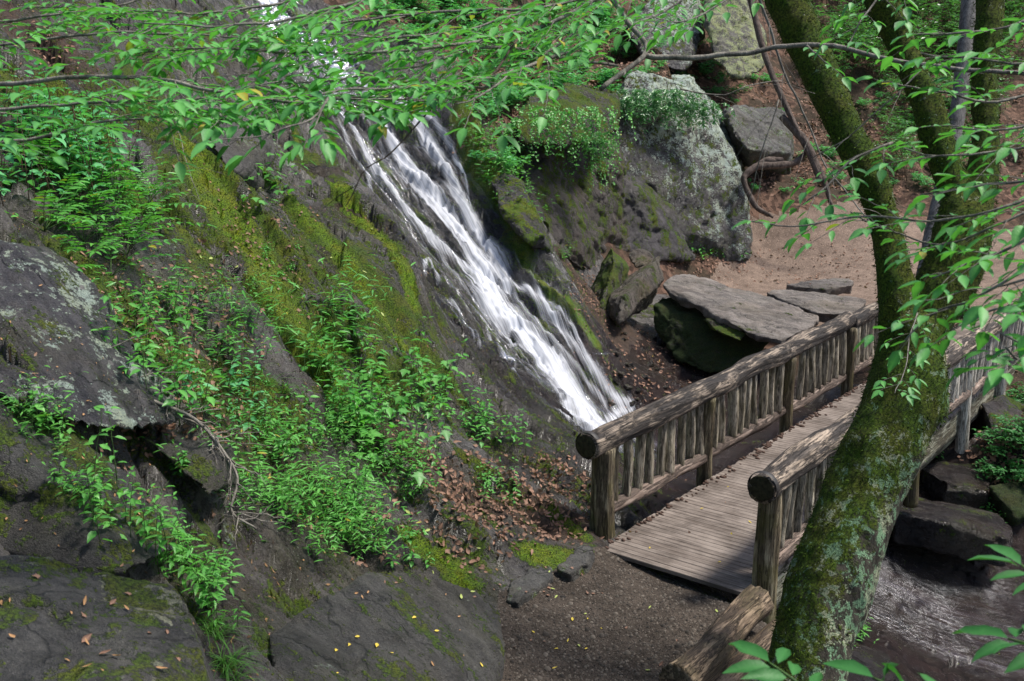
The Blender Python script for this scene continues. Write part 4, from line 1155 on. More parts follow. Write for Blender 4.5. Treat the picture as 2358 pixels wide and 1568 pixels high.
# ------------------------------------------------------------------ leaves and plants
vr_ = np.random.default_rng(33)
_prof = {'ovate': ([.0, .22, .5, .8, 1.0], [0, .43, .5, .24, 0]), 'lance': ([.0, .2, .5, .8, 1.0], [0, .36, .5, .27, 0]),
         'round': ([.0, .2, .5, .82, 1.0], [0, .44, .52, .34, 0]), 'blade': ([.0, .1, .4, .75, 1.0], [0.2, .45, .5, .32, 0])}
class Leaves:
    def __init__(s): s.B = []; s.D = []; s.N = []; s.L = []; s.W = []; s.K = []; s.S = []
    def add(s, b, d, n, L, W, droop=.15, shape='ovate'):
        s.B.append(b); s.D.append(d); s.N.append(n); s.L.append(L); s.W.append(W); s.K.append(droop); s.S.append(shape)
    def mesh(s, name):
        if not s.B: return None
        B = np.array(s.B, float); D = np.array(s.D, float); N = np.array(s.N, float); L = np.array(s.L, float); W = np.array(s.W, float); K = np.array(s.K, float); S = np.array(s.S)
        D /= np.linalg.norm(D, axis=1)[:, None] + 1e-9
        T = np.cross(D, N); T /= np.linalg.norm(T, axis=1)[:, None] + 1e-9
        N = np.cross(T, D)
        n = len(B)
        VV = []; QQ = []; TT = []; MM = []; base = 0
        for shp in np.unique(S):
            m = np.where(S == shp)[0]; k = len(m)
            if shp == 'lobed':
                th = np.array([-2.6, -2.1, -1.75, -1.25, -.8, -.42, 0, .42, .8, 1.25, 1.75, 2.1, 2.6])
                r = np.array([.30, .42, .30, .62, .42, .55, 1.0, .55, .42, .62, .30, .42, .30])
                px = np.concatenate([[.32, 0], .32 + r * np.cos(th) * .68]); py = np.concatenate([[0, 0], r * np.sin(th) * .8])
                pz = np.concatenate([[.0, 0], .05 * np.ones(13) - .10 * r ** 2])
                v = B[m][:, None] + (px[None, :, None] * D[m][:, None] + py[None, :, None] * T[m][:, None] + (pz[None, :, None] - K[m][:, None, None] * px[None, :, None] ** 2) * N[m][:, None]) * L[m][:, None, None]
                tri = np.array([[0, 2 + i, 3 + i] for i in range(12)] + [[0, 14, 1], [0, 1, 2]])
                VV.append(v.reshape(-1, 3)); TT.append((tri[None] + (base + 15 * np.arange(k))[:, None, None]).reshape(-1, 3)); 
                mm = np.zeros((k, 15)); mm[:, 0] = 1; MM.append(mm.ravel()); base += 15 * k
                continue
            lx, wx = _prof[shp]
            lx = np.array(lx); wx = np.array(wx)
            px = np.concatenate([lx, lx[1:4], lx[1:4]]); py = np.concatenate([np.zeros(5), wx[1:4], -wx[1:4]])
            up = np.concatenate([np.zeros(5), np.ones(6) * .16])
            wob = vr_.normal(size=(k, 11)) * .035
            z = up[None, :] * W[m][:, None] - K[m][:, None] * px[None, :] ** 2 * L[m][:, None] + wob * W[m][:, None]
            v = B[m][:, None] + px[None, :, None] * D[m][:, None] * L[m][:, None, None] + py[None, :, None] * T[m][:, None] * W[m][:, None, None] + z[..., None] * N[m][:, None]
            o = (base + 11 * np.arange(k))[:, None, None]
            tri = np.array([[0, 5, 1], [0, 1, 8], [3, 7, 4], [3, 4, 10]])
            quad = np.array([[1, 5, 6, 2], [2, 6, 7, 3], [1, 2, 9, 8], [2, 3, 10, 9]])
            VV.append(v.reshape(-1, 3)); TT.append((tri[None] + o).reshape(-1, 3)); QQ.append((quad[None] + o).reshape(-1, 4))
            mm = np.zeros((k, 11)); mm[:, :5] = 1; MM.append(mm.ravel()); base += 11 * k
        Fs = []
        if QQ: Fs.append(np.vstack(QQ))
        if TT: Fs.append(np.vstack(TT))
        return mesh_np(name, np.vstack(VV), Fs, True, {'mid': np.concatenate(MM)})
def unit(v): v = np.asarray(v, float); return v / (np.linalg.norm(v) + 1e-9)
def rot_xy(a): return np.array([math.cos(a), math.sin(a), 0.0])
UP = np.array([0, 0, 1.0])

L_bright = leaf_material('leaf_bright_green', (.045, .22, .035), (.15, .42, .08), yellow=.01)
L_mid = leaf_material('leaf_mid_green', (.03, .17, .035), (.14, .42, .075), yellow=.008)
L_blue = leaf_material('leaf_cool_green', (.03, .19, .08), (.14, .45, .17), gloss=.48, yellow=.008, spec=.45)
L_tree = leaf_material('leaf_bough', (.018, .125, .048), (.14, .43, .095), yellow=.02, gloss=.5, spec=.45)
L_grass = leaf_material('leaf_grass', (.05, .17, .025), (.12, .30, .045), gloss=.45)
L_dark = leaf_material('leaf_dark_glossy', (.03, .13, .035), (.10, .27, .08), gloss=.3, spec=.7)
L_deep = leaf_material('leaf_deep_green', (.02, .12, .025), (.05, .2, .045), gloss=.5, spec=.3, trans=.3)
L_brown = leaf_material('leaf_fallen_brown', (.045, .022, .015), (.30, .17, .115), gloss=.7, trans=.1, spec=.3)
L_tan = leaf_material('leaf_fallen_tan', (.22, .10, .04), (.42, .25, .12), gloss=.7, trans=.1, spec=.3)
L_yellow = leaf_material('leaf_fallen_yellow', (.52, .34, .03), (.62, .48, .08), gloss=.6, trans=.15, spec=.3)
L_lime = leaf_material('leaf_fallen_green', (.22, .30, .07), (.42, .46, .14), gloss=.6, trans=.15, spec=.3)
M_stem = plain_material('green_stem', (.06, .12, .03), .7, .4, 30, .2)
M_stem_b = plain_material('brown_stem', (.09, .055, .035), .8, .4, 30, .3)
M_twig = bark_material('grey_twig', (.09, .08, .07), (.34, .31, .27), moss=False, lich=False)
M_twigb = bark_material('brown_twig', (.035, .025, .018), (.13, .095, .07), moss=False, lich=False)

def stem_curve(h, lean, n=8, wob=.03):
    a = vr_.uniform(0, 2 * PI)
    k = np.linspace(0, 1, n)
    d = rot_xy(a)
    P = np.outer(k * h, UP) + np.outer(k ** 1.6 * h * lean, d)
    P[:, :2] += vr_.normal(size=(n, 2)) * wob * h * k[:, None] * .5
    return P
def gen_nettle(big=1.0, n_st=3, shape='ovate', ratio=.52, spread=.12, h=(.28, .5), leaf=(.055, .10)):
    lv = Leaves(); st = Acc()
    for s_ in range(n_st):
        hh = vr_.uniform(*h) * big
        P = stem_curve(hh, vr_.uniform(.1, .45), 9) + np.append(vr_.normal(size=2) * spread * (n_st > 1), -.02)
        st.add(*tube(P, np.linspace(.0032, .0014, 9) * big, 5))
        nn = int(vr_.integers(4, 7)); ph = vr_.uniform(0, PI)
        for i in range(nn):
            k = .3 + .7 * i / (nn - 1)
            p = P[min(8, int(k * 8))]
            L = vr_.uniform(*leaf) * big * (1.0 if i < nn - 1 else .7)
            for q in (0, PI):
                a = ph + i * PI / 2 + q + vr_.normal() * .25
                d = rot_xy(a) + UP * (vr_.uniform(-.25, .3) + (.4 if i == nn - 1 else 0))
                p2 = p + unit(d) * L * .25
                st.add(*tube([p, p2], [.0012 * big, .001 * big], 3, cap=False))
                lv.add(p2, d + UP * -.1, UP + vr_.normal(size=3) * .25, L, L * ratio * vr_.uniform(.85, 1.15), vr_.uniform(.1, .35), shape)
    return st, lv
def gen_bamboo(n_st=12, h=(.15, .32), leaf=(.035, .065), ratio=.24, spread=.16):
    lv = Leaves(); st = Acc()
    for s_ in range(n_st):
        hh = vr_.uniform(*h)
        P = stem_curve(hh, vr_.uniform(.3, 1.1), 8) + np.append(vr_.normal(size=2) * spread * .6, -.02)
        st.add(*tube(P, np.linspace(.0016, .0008, 8), 3))
        nn = int(vr_.integers(5, 9)); ph = vr_.uniform(0, 2 * PI)
        for i in range(nn):
            k = .2 + .8 * i / (nn - 1)
            p = P[min(7, int(k * 7))]
            L = vr_.uniform(*leaf)
            a = ph + i * PI + vr_.normal() * .5
            d = rot_xy(a) + UP * vr_.uniform(-.1, .5)
            lv.add(p, d, UP + vr_.normal(size=3) * .3, L, L * ratio, vr_.uniform(.15, .5), 'lance')
    return st, lv
def gen_pinnate(n_fr=6, fl=(.28, .48), leaf=.062, ratio=.36, el=(.5, 1.2)):
    lv = Leaves(); st = Acc()
    for f in range(n_fr):
        a = vr_.uniform(0, 2 * PI); e = vr_.uniform(*el); L = vr_.uniform(*fl)
        k = np.linspace(0, 1, 10)[:, None]
        d0 = rot_xy(a) * math.cos(e) + UP * math.sin(e)
        P = k * L * d0 + k ** 2 * L * (-UP * .35 + rot_xy(a) * .15)
        st.add(*tube(P, np.linspace(.0025, .001, 10), 4))
        for i in range(3, 10):
            t = unit(P[i] - P[i - 1]); s = unit(np.cross(t, UP)); n = np.cross(s, t)
            ll = leaf * (1.1 - .45 * abs(i - 6) / 4) * vr_.uniform(.85, 1.15)
            for q in (1, -1):
                lv.add(P[i], s * q * 1.0 + t * .55 + n * vr_.normal() * .12, n + vr_.normal(size=3) * .15, ll, ll * ratio, .2, 'lance')
        lv.add(P[-1], unit(P[-1] - P[-2]), np.cross(unit(np.cross(unit(P[-1] - P[-2]), UP)), unit(P[-1] - P[-2])), leaf, leaf * ratio, .2, 'lance')
    return st, lv
def gen_tuft(nb=26, L=(.18, .42), w=.006, spread=.03):
    lv = Acc()
    for i in range(nb):
        a = vr_.uniform(0, 2 * PI); ll = vr_.uniform(*L); e = vr_.uniform(.7, 1.4)
        k = np.linspace(0, 1, 8)[:, None]
        P = rot_xy(vr_.uniform(0, 6.3)) * spread * vr_.uniform(0, 1) + k * ll * (rot_xy(a) * math.cos(e) + UP * math.sin(e)) + k ** 2.2 * ll * (rot_xy(a) * .55 - UP * .75)
        sd = rot_xy(a + PI / 2) * w * .5
        wk = np.array([.7, 1, 1, .95, .85, .65, .4, .05])[:, None]
        V = np.vstack([P - sd * wk, P + sd * wk])
        q = np.array([[j, j + 1, 9 + j, 8 + j] for j in range(7)])
        lv.add(V, [q], 0.0)
    return None, lv
def gen_lobed(n_st=5, h=(.10, .28), leaf=(.07, .12), spread=.14):
    lv = Leaves(); st = Acc()
    for s_ in range(n_st):
        hh = vr_.uniform(*h)
        P = stem_curve(hh, vr_.uniform(.3, 1.0), 7) + np.append(vr_.normal(size=2) * spread, -.02)
        st.add(*tube(P, np.linspace(.0024, .0014, 7), 4))
        for i in range(int(vr_.integers(1, 4))):
            p = P[-1 - i]
            a = vr_.uniform(0, 2 * PI); L = vr_.uniform(*leaf)
            d = rot_xy(a) + UP * vr_.uniform(-.5, .1)
            p2 = p + unit(rot_xy(a) + UP * .3) * L * .4
            st.add(*tube([p, p2], [.0013, .001], 3, cap=False))
            lv.add(p2, d, UP + rot_xy(a) * .3 + vr_.normal(size=3) * .2, L, L, .1, 'lobed')
    return st, lv
def gen_hang(n_st=7, L=(.35, .9), leaf=(.035, .06), shape='round', ratio=.7):
    """vine strands hanging down a rock edge, towards -Y"""
    lv = Leaves(); st = Acc()
    for s_ in range(n_st):
        ll = vr_.uniform(*L); n = 12
        k = np.linspace(0, 1, n)
        x0 = vr_.normal() * .25
        P = np.stack([x0 + vr_.normal() * .12 * k + .02 * np.sin(k * 9 + s_), -.05 - .22 * smooth(0, .35, k) + vr_.normal() * .03 * k, .06 + .08 * np.sin(k * 3) - k ** 1.3 * ll], -1)
        st.add(*tube(P, np.linspace(.0022, .0011, n), 3))
        for i in range(1, n):
            for q in range(2):
                a = -PI / 2 + vr_.normal() * .9
                d = rot_xy(a) * .8 + np.array([vr_.normal() * .5, 0, vr_.uniform(-.9, .2)])
                l_ = vr_.uniform(*leaf)
                lv.add(P[i] + vr_.normal(size=3) * .02, d, UP * .7 + np.array([0, -.7, 0]) + vr_.normal(size=3) * .3, l_, l_ * ratio, .15, shape)
    return st, lv
def gen_shrub(n_st=9, h=(.5, 1.1), leaf=(.07, .12), ratio=.34, whorl=6, spread=.4, shape='lance'):
    lv = Leaves(); st = Acc()
    for s_ in range(n_st):
        hh = vr_.uniform(*h)
        P = stem_curve(hh, vr_.uniform(.2, .9), 9, .06) + np.append(vr_.normal(size=2) * spread * .4, -.05)
        st.add(*tube(P, np.linspace(.008, .003, 9), 4))
        tips = [P[-1]]
        for i in (4, 5, 6, 7):
            a = vr_.uniform(0, 6.3)
            p2 = P[i] + (rot_xy(a) * .8 + UP * vr_.uniform(.1, .6)) * vr_.uniform(.12, .3)
            st.add(*tube([P[i], p2], [.004, .002], 3, cap=False)); tips.append(p2)
        for p in tips:
            ph = vr_.uniform(0, 6.3)
            for j in range(whorl):
                a = ph + j * 2 * PI / whorl + vr_.normal() * .2
                l_ = vr_.uniform(*leaf)
                lv.add(p + vr_.normal(size=3) * .015, rot_xy(a) + UP * vr_.uniform(-.25, .45), UP + vr_.normal(size=3) * .25, l_, l_ * ratio, .15, shape)
    return st, lv
def make_plant(name, gen, lmat, smat, **kw):
    st, lv = gen(**kw)
    root = empty(name)
    lm = lv.mesh('leaves')
    a = link_mesh('leaves', lm, lmat, root)
    if st is not None and st.n:
        link_mesh('stem', st.mesh('stem'), smat, root)
    return root
def copy_plant(src):
    r = src.copy(); col.objects.link(r)
    for ch in src.children:
        c = ch.copy(); col.objects.link(c); c.parent = r
    return r
PROTO = {}
def proto(key, name, gen, lmat, smat, nvar, **kw):
    PROTO[key] = [[make_plant(name, gen, lmat, smat, **kw), False] for _ in range(nvar)]
proto('nettle', 'leafy_weed', gen_nettle, L_mid, M_stem, 4)
proto('nettle_b', 'leafy_weed', gen_nettle, L_bright, M_stem, 3, leaf=(.05, .085))
proto('ovate', 'leafy_shoot', gen_nettle, L_blue, M_stem_b, 3, n_st=4, leaf=(.05, .085), ratio=.6)
proto('seedling', 'seedling', gen_nettle, L_mid, M_stem, 3, n_st=1, h=(.10, .2), leaf=(.05, .08))
proto('bamboo', 'bamboo_grass', gen_bamboo, L_bright, M_stem, 5)
proto('bamboo_big', 'bamboo_grass', gen_bamboo, L_bright, M_stem, 4, n_st=14, h=(.22, .42), leaf=(.06, .10), ratio=.27, spread=.2)
proto('bamboo_mid', 'bamboo_grass', gen_bamboo, L_mid, M_stem, 4, n_st=9, h=(.2, .4), leaf=(.045, .085), ratio=.22, spread=.2)
proto('tall', 'tall_weed', gen_bamboo, L_mid, M_stem, 3, n_st=7, h=(.4, .62), leaf=(.08, .13), ratio=.2, spread=.12)
proto('dayflower', 'dayflower', gen_nettle, L_bright, M_stem, 3, n_st=3, shape='lance', ratio=.32, h=(.2, .38), leaf=(.06, .10), spread=.08)
proto('pinnate', 'ferny_plant', gen_pinnate, L_mid, M_stem, 3)
proto('tuft', 'grass_tuft', gen_tuft, L_grass, M_stem, 4)
proto('lobed', 'maple_seedling', gen_lobed, L_mid, M_stem, 4)
proto('vine', 'trailing_vine', gen_hang, L_mid, M_stem_b, 4)
proto('fern', 'rock_fern', gen_hang, L_dark, M_stem, 3, n_st=10, L=(.2, .45), leaf=(.07, .12), shape='lance', ratio=.28)
proto('vine_pale', 'trailing_vine', gen_hang, L_bright, M_stem, 3, n_st=9, L=(.4, .9), leaf=(.03, .05))
proto('shrub', 'laurel_shrub', gen_shrub, L_dark, M_stem_b, 4)
proto('under_dark', 'bank_plant', gen_shrub, L_deep, M_stem, 3, n_st=7, h=(.25, .5), leaf=(.08, .13), ratio=.42, whorl=5, shape='ovate')
proto('under', 'hillside_plant', gen_shrub, L_blue, M_stem, 4, n_st=8, h=(.25, .6), leaf=(.08, .14), ratio=.45, whorl=5, shape='ovate')
def put(key, p, label, cat, group, scale=1.0, rz=None, lean=None):
    ps = PROTO[key]
    k = int(vr_.integers(len(ps)))
    if not ps[k][1]: r = ps[k][0]; ps[k][1] = True
    else: r = copy_plant(ps[k][0])
    r.location = p
    r.rotation_euler = (0 if lean is None else lean[0], 0 if lean is None else lean[1], vr_.uniform(0, 2 * PI) if rz is None else rz)
    r.scale = (scale,) * 3
    tag(r, label, cat, group, 'thing')
    return r
def put_px(key, n, box, label, cat, group, sc=(.8, 1.2), poly=None, fn=None, **kw):
    """n plants growing in the strip of ground seen between two survey marks"""
    for i in range(n):
        if poly is not None:
            P = np.array(poly, float)
            s = vr_.uniform(0, len(P) - 1); k = int(s)
            c = P[k] * (1 - s + k) + P[min(k + 1, len(P) - 1)] * (s - k)
            u, v = c + vr_.normal(size=2) * box
        else:
            u, v = vr_.uniform(box[0], box[2]), vr_.uniform(box[1], box[3])
        p = (fn or hit)(u, v)
        put(key, p, label, cat, group, vr_.uniform(*sc), **kw)
# ------------------------------------------------------------------ what grows where
bpy.context.view_layer.update()
dgl = bpy.context.evaluated_depsgraph_get()
SURF = ('rock_slope', 'gravel_path', 'boulder', 'path_slab', 'lichen_slab', 'lower_slab', 'deck', 'stream_bed', 'bench_slab', 'dirt_clearing', 'step_slab', 'stone', 'hillside', 'tilted_slab', 'flat_stone')
def surface_at(u, v):
    o_ = Vector((0, 0, CAM_Z)); d_ = Vector(ray(u, v)).normalized()
    start = o_
    for _ in range(40):
        ok, loc, nrm, idx, ob, mx = scene.ray_cast(dgl, start, d_)
        if not ok: return None
        if ob.name.split('.')[0] in SURF: return loc, nrm
        start = loc + d_ * .004
    return None

def on_surface(u, v):
    r = surface_at(u, v)
    return np.array(r[0]) if r else hit(u, v)
put_px('ovate', 16, None, 'leafy shoot with pale oval leaves crowding the upper slope beside the spotted slab', 'weed', 'leafy shoots on the upper slope', (.9, 1.4), poly=None) if False else None
put_px('ovate', 30, (0, 280, 260, 480), 'leafy shoot with pale oval leaves on the slope above the spotted slab', 'weed', 'leafy shoots above the spotted slab', (.9, 1.8), fn=on_surface)
put_px('pinnate', 20, (100, 380, 380, 640), 'ferny plant with arching feathered leaves on the slope above the fallen branch', 'plant', 'ferny plants on the slope', (1.0, 1.7))
put_px('tall', 7, (180, 400, 340, 560), 'tall narrow leaved weed among the ferny plants', 'weed', 'tall weeds among the ferny plants', (.7, 1.0))
put_px('nettle', 18, (200, 700, 420, 960), 'leafy weed beside the fallen branch on the slope', 'weed', 'weeds round the fallen branch', (.7, 1.4))
put_px('bamboo_mid', 16, (220, 640, 560, 900), 'thin clump of bamboo like grass above the fallen branch', 'grass clump', 'bamboo grass above the fallen branch', (.8, 1.3))
put_px('bamboo', 8, (380, 560, 640, 780), 'thin clump of bamboo like grass on the mossy stripe of rock', 'grass clump', 'bamboo grass on the mossy stripe', (.6, .9))
put_px('bamboo_big', 13, 42, 'dense bright clump of bamboo like grass below the fallen branch', 'grass clump', 'bright bamboo grass below the fallen branch', (.7, 1.05), poly=[(460, 960), (530, 1060), (620, 1120), (720, 1170), (820, 1220)])
put_px('bamboo', 26, 36, 'small bright grass clump at the lower edge of the green bank', 'grass clump', 'small grass along the lower edge of the bank', (.9, 1.4), poly=[(560, 1130), (700, 1180), (800, 1230), (860, 1250)])
put_px('bamboo_mid', 12, (520, 900, 760, 1110), 'bright clump of bamboo like grass in the middle of the green bank', 'grass clump', 'bamboo grass in the middle of the bank', (.7, 1.0))
put_px('bamboo', 22, (700, 960, 960, 1140), 'fine grass clump among the nettles of the green bank', 'grass clump', 'fine grass among the nettles', (.9, 1.3))
put_px('nettle_b', 9, (800, 1060, 1000, 1160), 'pale green nettle at the foot of the green bank', 'nettle', 'nettles at the foot of the bank', (.8, 1.1))
put_px('nettle', 22, (760, 850, 1010, 1040), 'broad leaved nettle on the green bank beside the wet rock', 'nettle', 'nettles on the green bank', (.9, 1.6))
put_px('nettle', 12, 22, 'broad leaved nettle at the edge of the wet rock under the waterfall', 'nettle', 'nettles at the edge of the wet rock', (.8, 1.1), poly=[(1000, 960), (1080, 980), (1150, 1050), (1190, 1010)])
put_px('lobed', 12, (840, 860, 1010, 1100), 'plant with broad lobed leaves among the nettles', 'plant', 'lobed plants among the nettles', (1.0, 1.7))
put_px('tall', 7, (740, 720, 880, 900), 'tall grassy weed with long narrow leaves on the mossy rock', 'weed', 'tall grassy weeds on the mossy rock', (.9, 1.3))
put_px('tall', 3, (505, 760, 590, 860), 'tall weed with long pointed leaves standing alone on the bank', 'weed', 'tall pointed weeds', (.8, 1.1))
put_px('tuft', 8, (560, 760, 760, 950), 'wispy grass tuft on the mossy rock face', 'grass tuft', 'grass tufts on the mossy rock face', (.6, .9))
put_px('lobed', 14, 26, 'trailing plant with lobed leaves rooted in a crack of the mossy slope', 'plant', 'lobed plants in the crack of the slope', (.8, 1.15), poly=[(560, 370), (600, 350), (620, 400), (560, 430), (620, 460), (660, 490)])
put_px('tuft', 5, (380, 240, 460, 330), 'grass tuft hanging in a cleft under the boughs', 'grass tuft', 'grass tufts in the cleft under the boughs', (.6, .9))
put_px('nettle_b', 9, 16, 'small leafy weed in the crack between two dark slabs', 'weed', 'weeds in the crack between the slabs', (.7, 1.1), poly=[(60, 960), (120, 1040), (190, 1130), (230, 1190), (270, 1210)], fn=on_surface)
put_px('bamboo', 7, 14, 'small grass growing in the crack between two dark slabs', 'grass clump', 'grass in the crack between the slabs', (.7, 1.0), poly=[(40, 930), (130, 1060), (220, 1180)], fn=on_surface)
put_px('nettle', 3, (290, 1200, 360, 1260), 'broad leaved weed standing above the shaded boulder', 'weed', 'broad leaved weeds above the boulder', (.8, 1.0), fn=on_surface)
put_px('dayflower', 18, 20, 'slender weed along the edge of the shaded boulder', 'weed', 'slender weeds along the boulder', (.7, 1.1), poly=[(350, 1260), (400, 1300), (455, 1350), (490, 1420), (510, 1480)], fn=on_surface)
put_px('tuft', 7, 16, 'grass tuft with long drooping blades beside the shaded boulder', 'grass tuft', 'grass tufts beside the boulder', (.55, .8), poly=[(480, 1450), (520, 1520), (545, 1560)], fn=on_surface)
put_px('seedling', 5, (900, 1230, 1010, 1310), 'seedling on the dark rock at the foot of the bank', 'seedling', 'seedlings on the dark rock', (.7, 1.0))
put_px('nettle_b', 5, (1080, 1110, 1190, 1180), 'small weed growing through the brown leaf litter', 'weed', 'weeds in the leaf litter', (.5, .8))
put_px('seedling', 4, (400, 1060, 440, 1110), 'tiny weed on the wedge of grey rock', 'seedling', 'tiny weeds on the wedge rock', (.5, .7), fn=on_surface)
put_px('seedling', 9, (600, 560, 700, 640), 'tiny seedling rooted in bright moss', 'seedling', 'seedlings in the bright moss', (.4, .6))
put_px('nettle', 8, (520, 880, 720, 1080), 'dark leaved nettle standing up through the bright grass', 'nettle', 'nettles in the bright grass', (.7, 1.0))
put_px('ovate', 6, (420, 880, 600, 1020), 'round leaved shoot among the dead twigs', 'weed', 'round leaved shoots among the twigs', (.8, 1.1))
# the far bank right of the fall
put_px('under', 20, (1085, 240, 1260, 420), 'dense leafy plant on the bank right of the falling water', 'plant', 'leafy plants beside the fall', (.55, .85))
put_px('bamboo_big', 14, 22, 'pale grass clump trailing down the ridge beside the fall', 'grass clump', 'pale grass on the ridge beside the fall', (1.0, 1.5), poly=[(1100, 300), (1140, 380), (1190, 440), (1230, 500)])
put_px('under', 26, (880, 0, 1100, 100), 'leafy plant on the bank beside the head of the fall', 'plant', 'plants at the head of the fall', (.6, 1.0))
put_px('under', 60, (1080, 0, 1420, 260), 'leafy plant in the leaf litter high on the bank above the cliff', 'plant', 'plants in the litter above the cliff', (.6, 1.0))
put_px('under', 70, (1380, 0, 1640, 240), 'pale green plant below the tall lichen rock', 'plant', 'pale plants below the tall rock', (.5, .9))
for i in range(9):
    put('vine', at_t(1190 + 24 * i, 262 + vr_.normal() * 8, 21.0 + .14 * i), 'vine trailing over the mossy ledge above the dark cliff', 'vine', 'vines over the mossy ledge', vr_.uniform(.9, 1.4), rz=vr_.normal() * .3)
for i in range(6):
    put('vine_pale', at_t(1325 + 13 * i, 330 + vr_.normal() * 10, 22.2), 'pale vine hanging down the edge between the dark cliff and the lichen boulder', 'vine', 'pale vines on the cliff edge', vr_.uniform(.9, 1.3), rz=vr_.normal() * .3)
for i in range(16):
    u = 1425 + 12.5 * i
    put('fern', at_t(u, 225 + .0016 * (u - 1480) ** 2 + vr_.uniform(-22, 32), 25.6 + .004 * (u - 1425)), 'dark fern hanging from the brow of the lichen crusted boulder', 'fern', 'ferns on the brow of the lichen boulder', vr_.uniform(.9, 1.5), rz=vr_.normal() * .3)
put_px('bamboo_big', 6, 12, 'small bamboo like plant in the cleft beside the dark cliff', 'plant', 'bamboo plants in the cleft', (.8, 1.2), poly=[(1262, 440), (1275, 520), (1290, 600)])
put_px('seedling', 14, (1545, 580, 1730, 600), 'little green weed along the foot of the lichen boulder', 'weed', 'weeds at the foot of the lichen boulder', (1.2, 2.0))
# wooded hillside
put_px('shrub', 90, (1880, 0, 2357, 190), 'glossy laurel shrub high on the wooded hillside', 'shrub', 'laurel shrubs on the hillside', (1.3, 2.2))
put_px('shrub', 50, (2020, 180, 2357, 420), 'glossy laurel shrub on the lower hillside behind the tree', 'shrub', 'laurel shrubs behind the tree', (.8, 1.5))
put_px('under', 90, (1900, 60, 2300, 450), 'small leafy plant scattered on the brown hillside', 'plant', 'small plants on the hillside', (.4, .8))
put_px('under', 14, (1600, 150, 1780, 230), 'leafy plant at the foot of the tall lichen rock', 'plant', 'plants at the foot of the tall rock', (.5, .8))
put_px('under', 22, (1690, 200, 1950, 450), 'sparse leafy plant among the roots on the hillside', 'plant', 'plants among the roots', (.35, .6))
# right bank below the bridge
put_px('under_dark', 14, (2250, 850, 2400, 1150), 'leafy plant on the dark bank below the far end of the bridge', 'plant', 'plants below the bridge', (.5, .8))
put_px('seedling', 8, (2150, 1050, 2357, 1250), 'small weed among the stones below the bridge', 'weed', 'weeds among the stones below the bridge', (.8, 1.3))
put_px('dayflower', 6, (1900, 1450, 2000, 1560), 'thin weed at the water edge below the mossy trunk', 'weed', 'weeds below the mossy trunk', (.7, 1.0))
for k_, ps in PROTO.items():
    for p in ps:
        if not p[1]:
            for ch in list(p[0].children): bpy.data.objects.remove(ch)
            bpy.data.objects.remove(p[0])
# ------------------------------------------------------------------ boughs that reach into view
def bough(rows, label, r0=.012, r1=.004, twig_len=(.22, .5), step=.11, leaf=(.062, .092), ratio=.46, leafy=1.0, droop=.12, lmat=None, tmat=None, start=0.0, flat=1.0, name='leafy_branch', cat='branch'):
    P0 = np.array([at_t(u, v, t) for u, v, t in rows])
    L = np.sum(np.linalg.norm(np.diff(P0, axis=0), axis=1))
    n = max(12, int(L / .05))
    P = spline(P0, n)
    P += np.stack([fbm(np.linspace(0, L * 2.5, n) + vr_.uniform(0, 40), k * 7.0, 1.0, 3) * .02 for k in range(3)], -1)
    st = Acc(); lv = Leaves()
    r0 *= .75; r1 *= .8
    st.add(*tube(P, np.linspace(r0, r1, n), 8))
    s = start * L; side = 1
    while s < L:
        i = min(n - 2, int(s / L * (n - 1)))
        t = unit(P[i + 1] - P[i]); sd = unit(np.cross(t, UP)) * side
        k = s / L
        ln = vr_.uniform(*twig_len) * (1 - .45 * k)
        d0 = unit(t * vr_.uniform(.5, 1.1) + sd * 1.0 + UP * vr_.normal() * .22 * flat)
        m = max(5, int(ln / .027))
        q = np.linspace(0, 1, m)[:, None]
        TW = P[i] + q * ln * d0 + q ** 2 * ln * (t * .2 - UP * droop) + np.cumsum(vr_.normal(size=(m, 3)) * .003, axis=0)
        st.add(*tube(TW, np.linspace(r1 * .8, .0011, m), 4, cap=False))
        if vr_.uniform() < leafy:
            for j in range(1, m):
                if vr_.uniform() > .9: continue
                tt = unit(TW[j] - TW[j - 1]); ss = unit(np.cross(tt, UP)) * (1 if j % 2 else -1)
                l_ = vr_.uniform(*leaf) * (.7 + .4 * j / m) * (1 if vr_.uniform() < .75 else vr_.uniform(.5, .8))
                d = ss * 1.0 + tt * .75 + UP * vr_.uniform(-.28, .15)
                lv.add(TW[j] + unit(d) * .006, d, UP + ss * .1 + vr_.normal(size=3) * .2, l_, l_ * ratio * vr_.uniform(.75, 1.2), vr_.uniform(-.05, .4), 'ovate' if vr_.uniform() < .7 else 'lance')
            lv.add(TW[-1], unit(TW[-1] - TW[-2]) - UP * .2, UP + vr_.normal(size=3) * .2, leaf[1], leaf[1] * ratio, .2, 'ovate')
        side = -side
        s += step * vr_.uniform(.6, 1.4)
    root = empty(name, tuple(P[0]))
    a = link_mesh('branch', st.mesh('branch'), tmat or M_twig, root); a.location = -P[0]
    lm = lv.mesh('leaves')
    root['kind'] = 'thing'
    if lm: b = link_mesh('leaves', lm, lmat or L_tree, root); b.location = -P[0]
    return tag(root, label, cat, 'boughs hanging over the scene')
bough([(-80,195,4.3),(130,182,4.25),(330,180,4.2),(480,205,4.1),(650,235,4.0),(820,232,4.0),(1010,225,4.1)], 'long level bough crossing in front of the mossy slope from the picture edge', .014, .004, twig_len=(.25,.6), step=.055, start=.25)
bough([(-80,50,4.8),(110,38,4.8),(280,12,4.9),(420,-30,5)], 'pale thin bough across the top corner of the slope', .010, .004, step=.10)
bough([(1480,-60,5.0),(1250,60,4.8),(1000,110,4.6),(760,125,4.5),(520,110,4.4),(300,120,4.4)], 'leafy bough spreading across the top of the waterfall', .014, .004, twig_len=(.3,.6), step=.052)
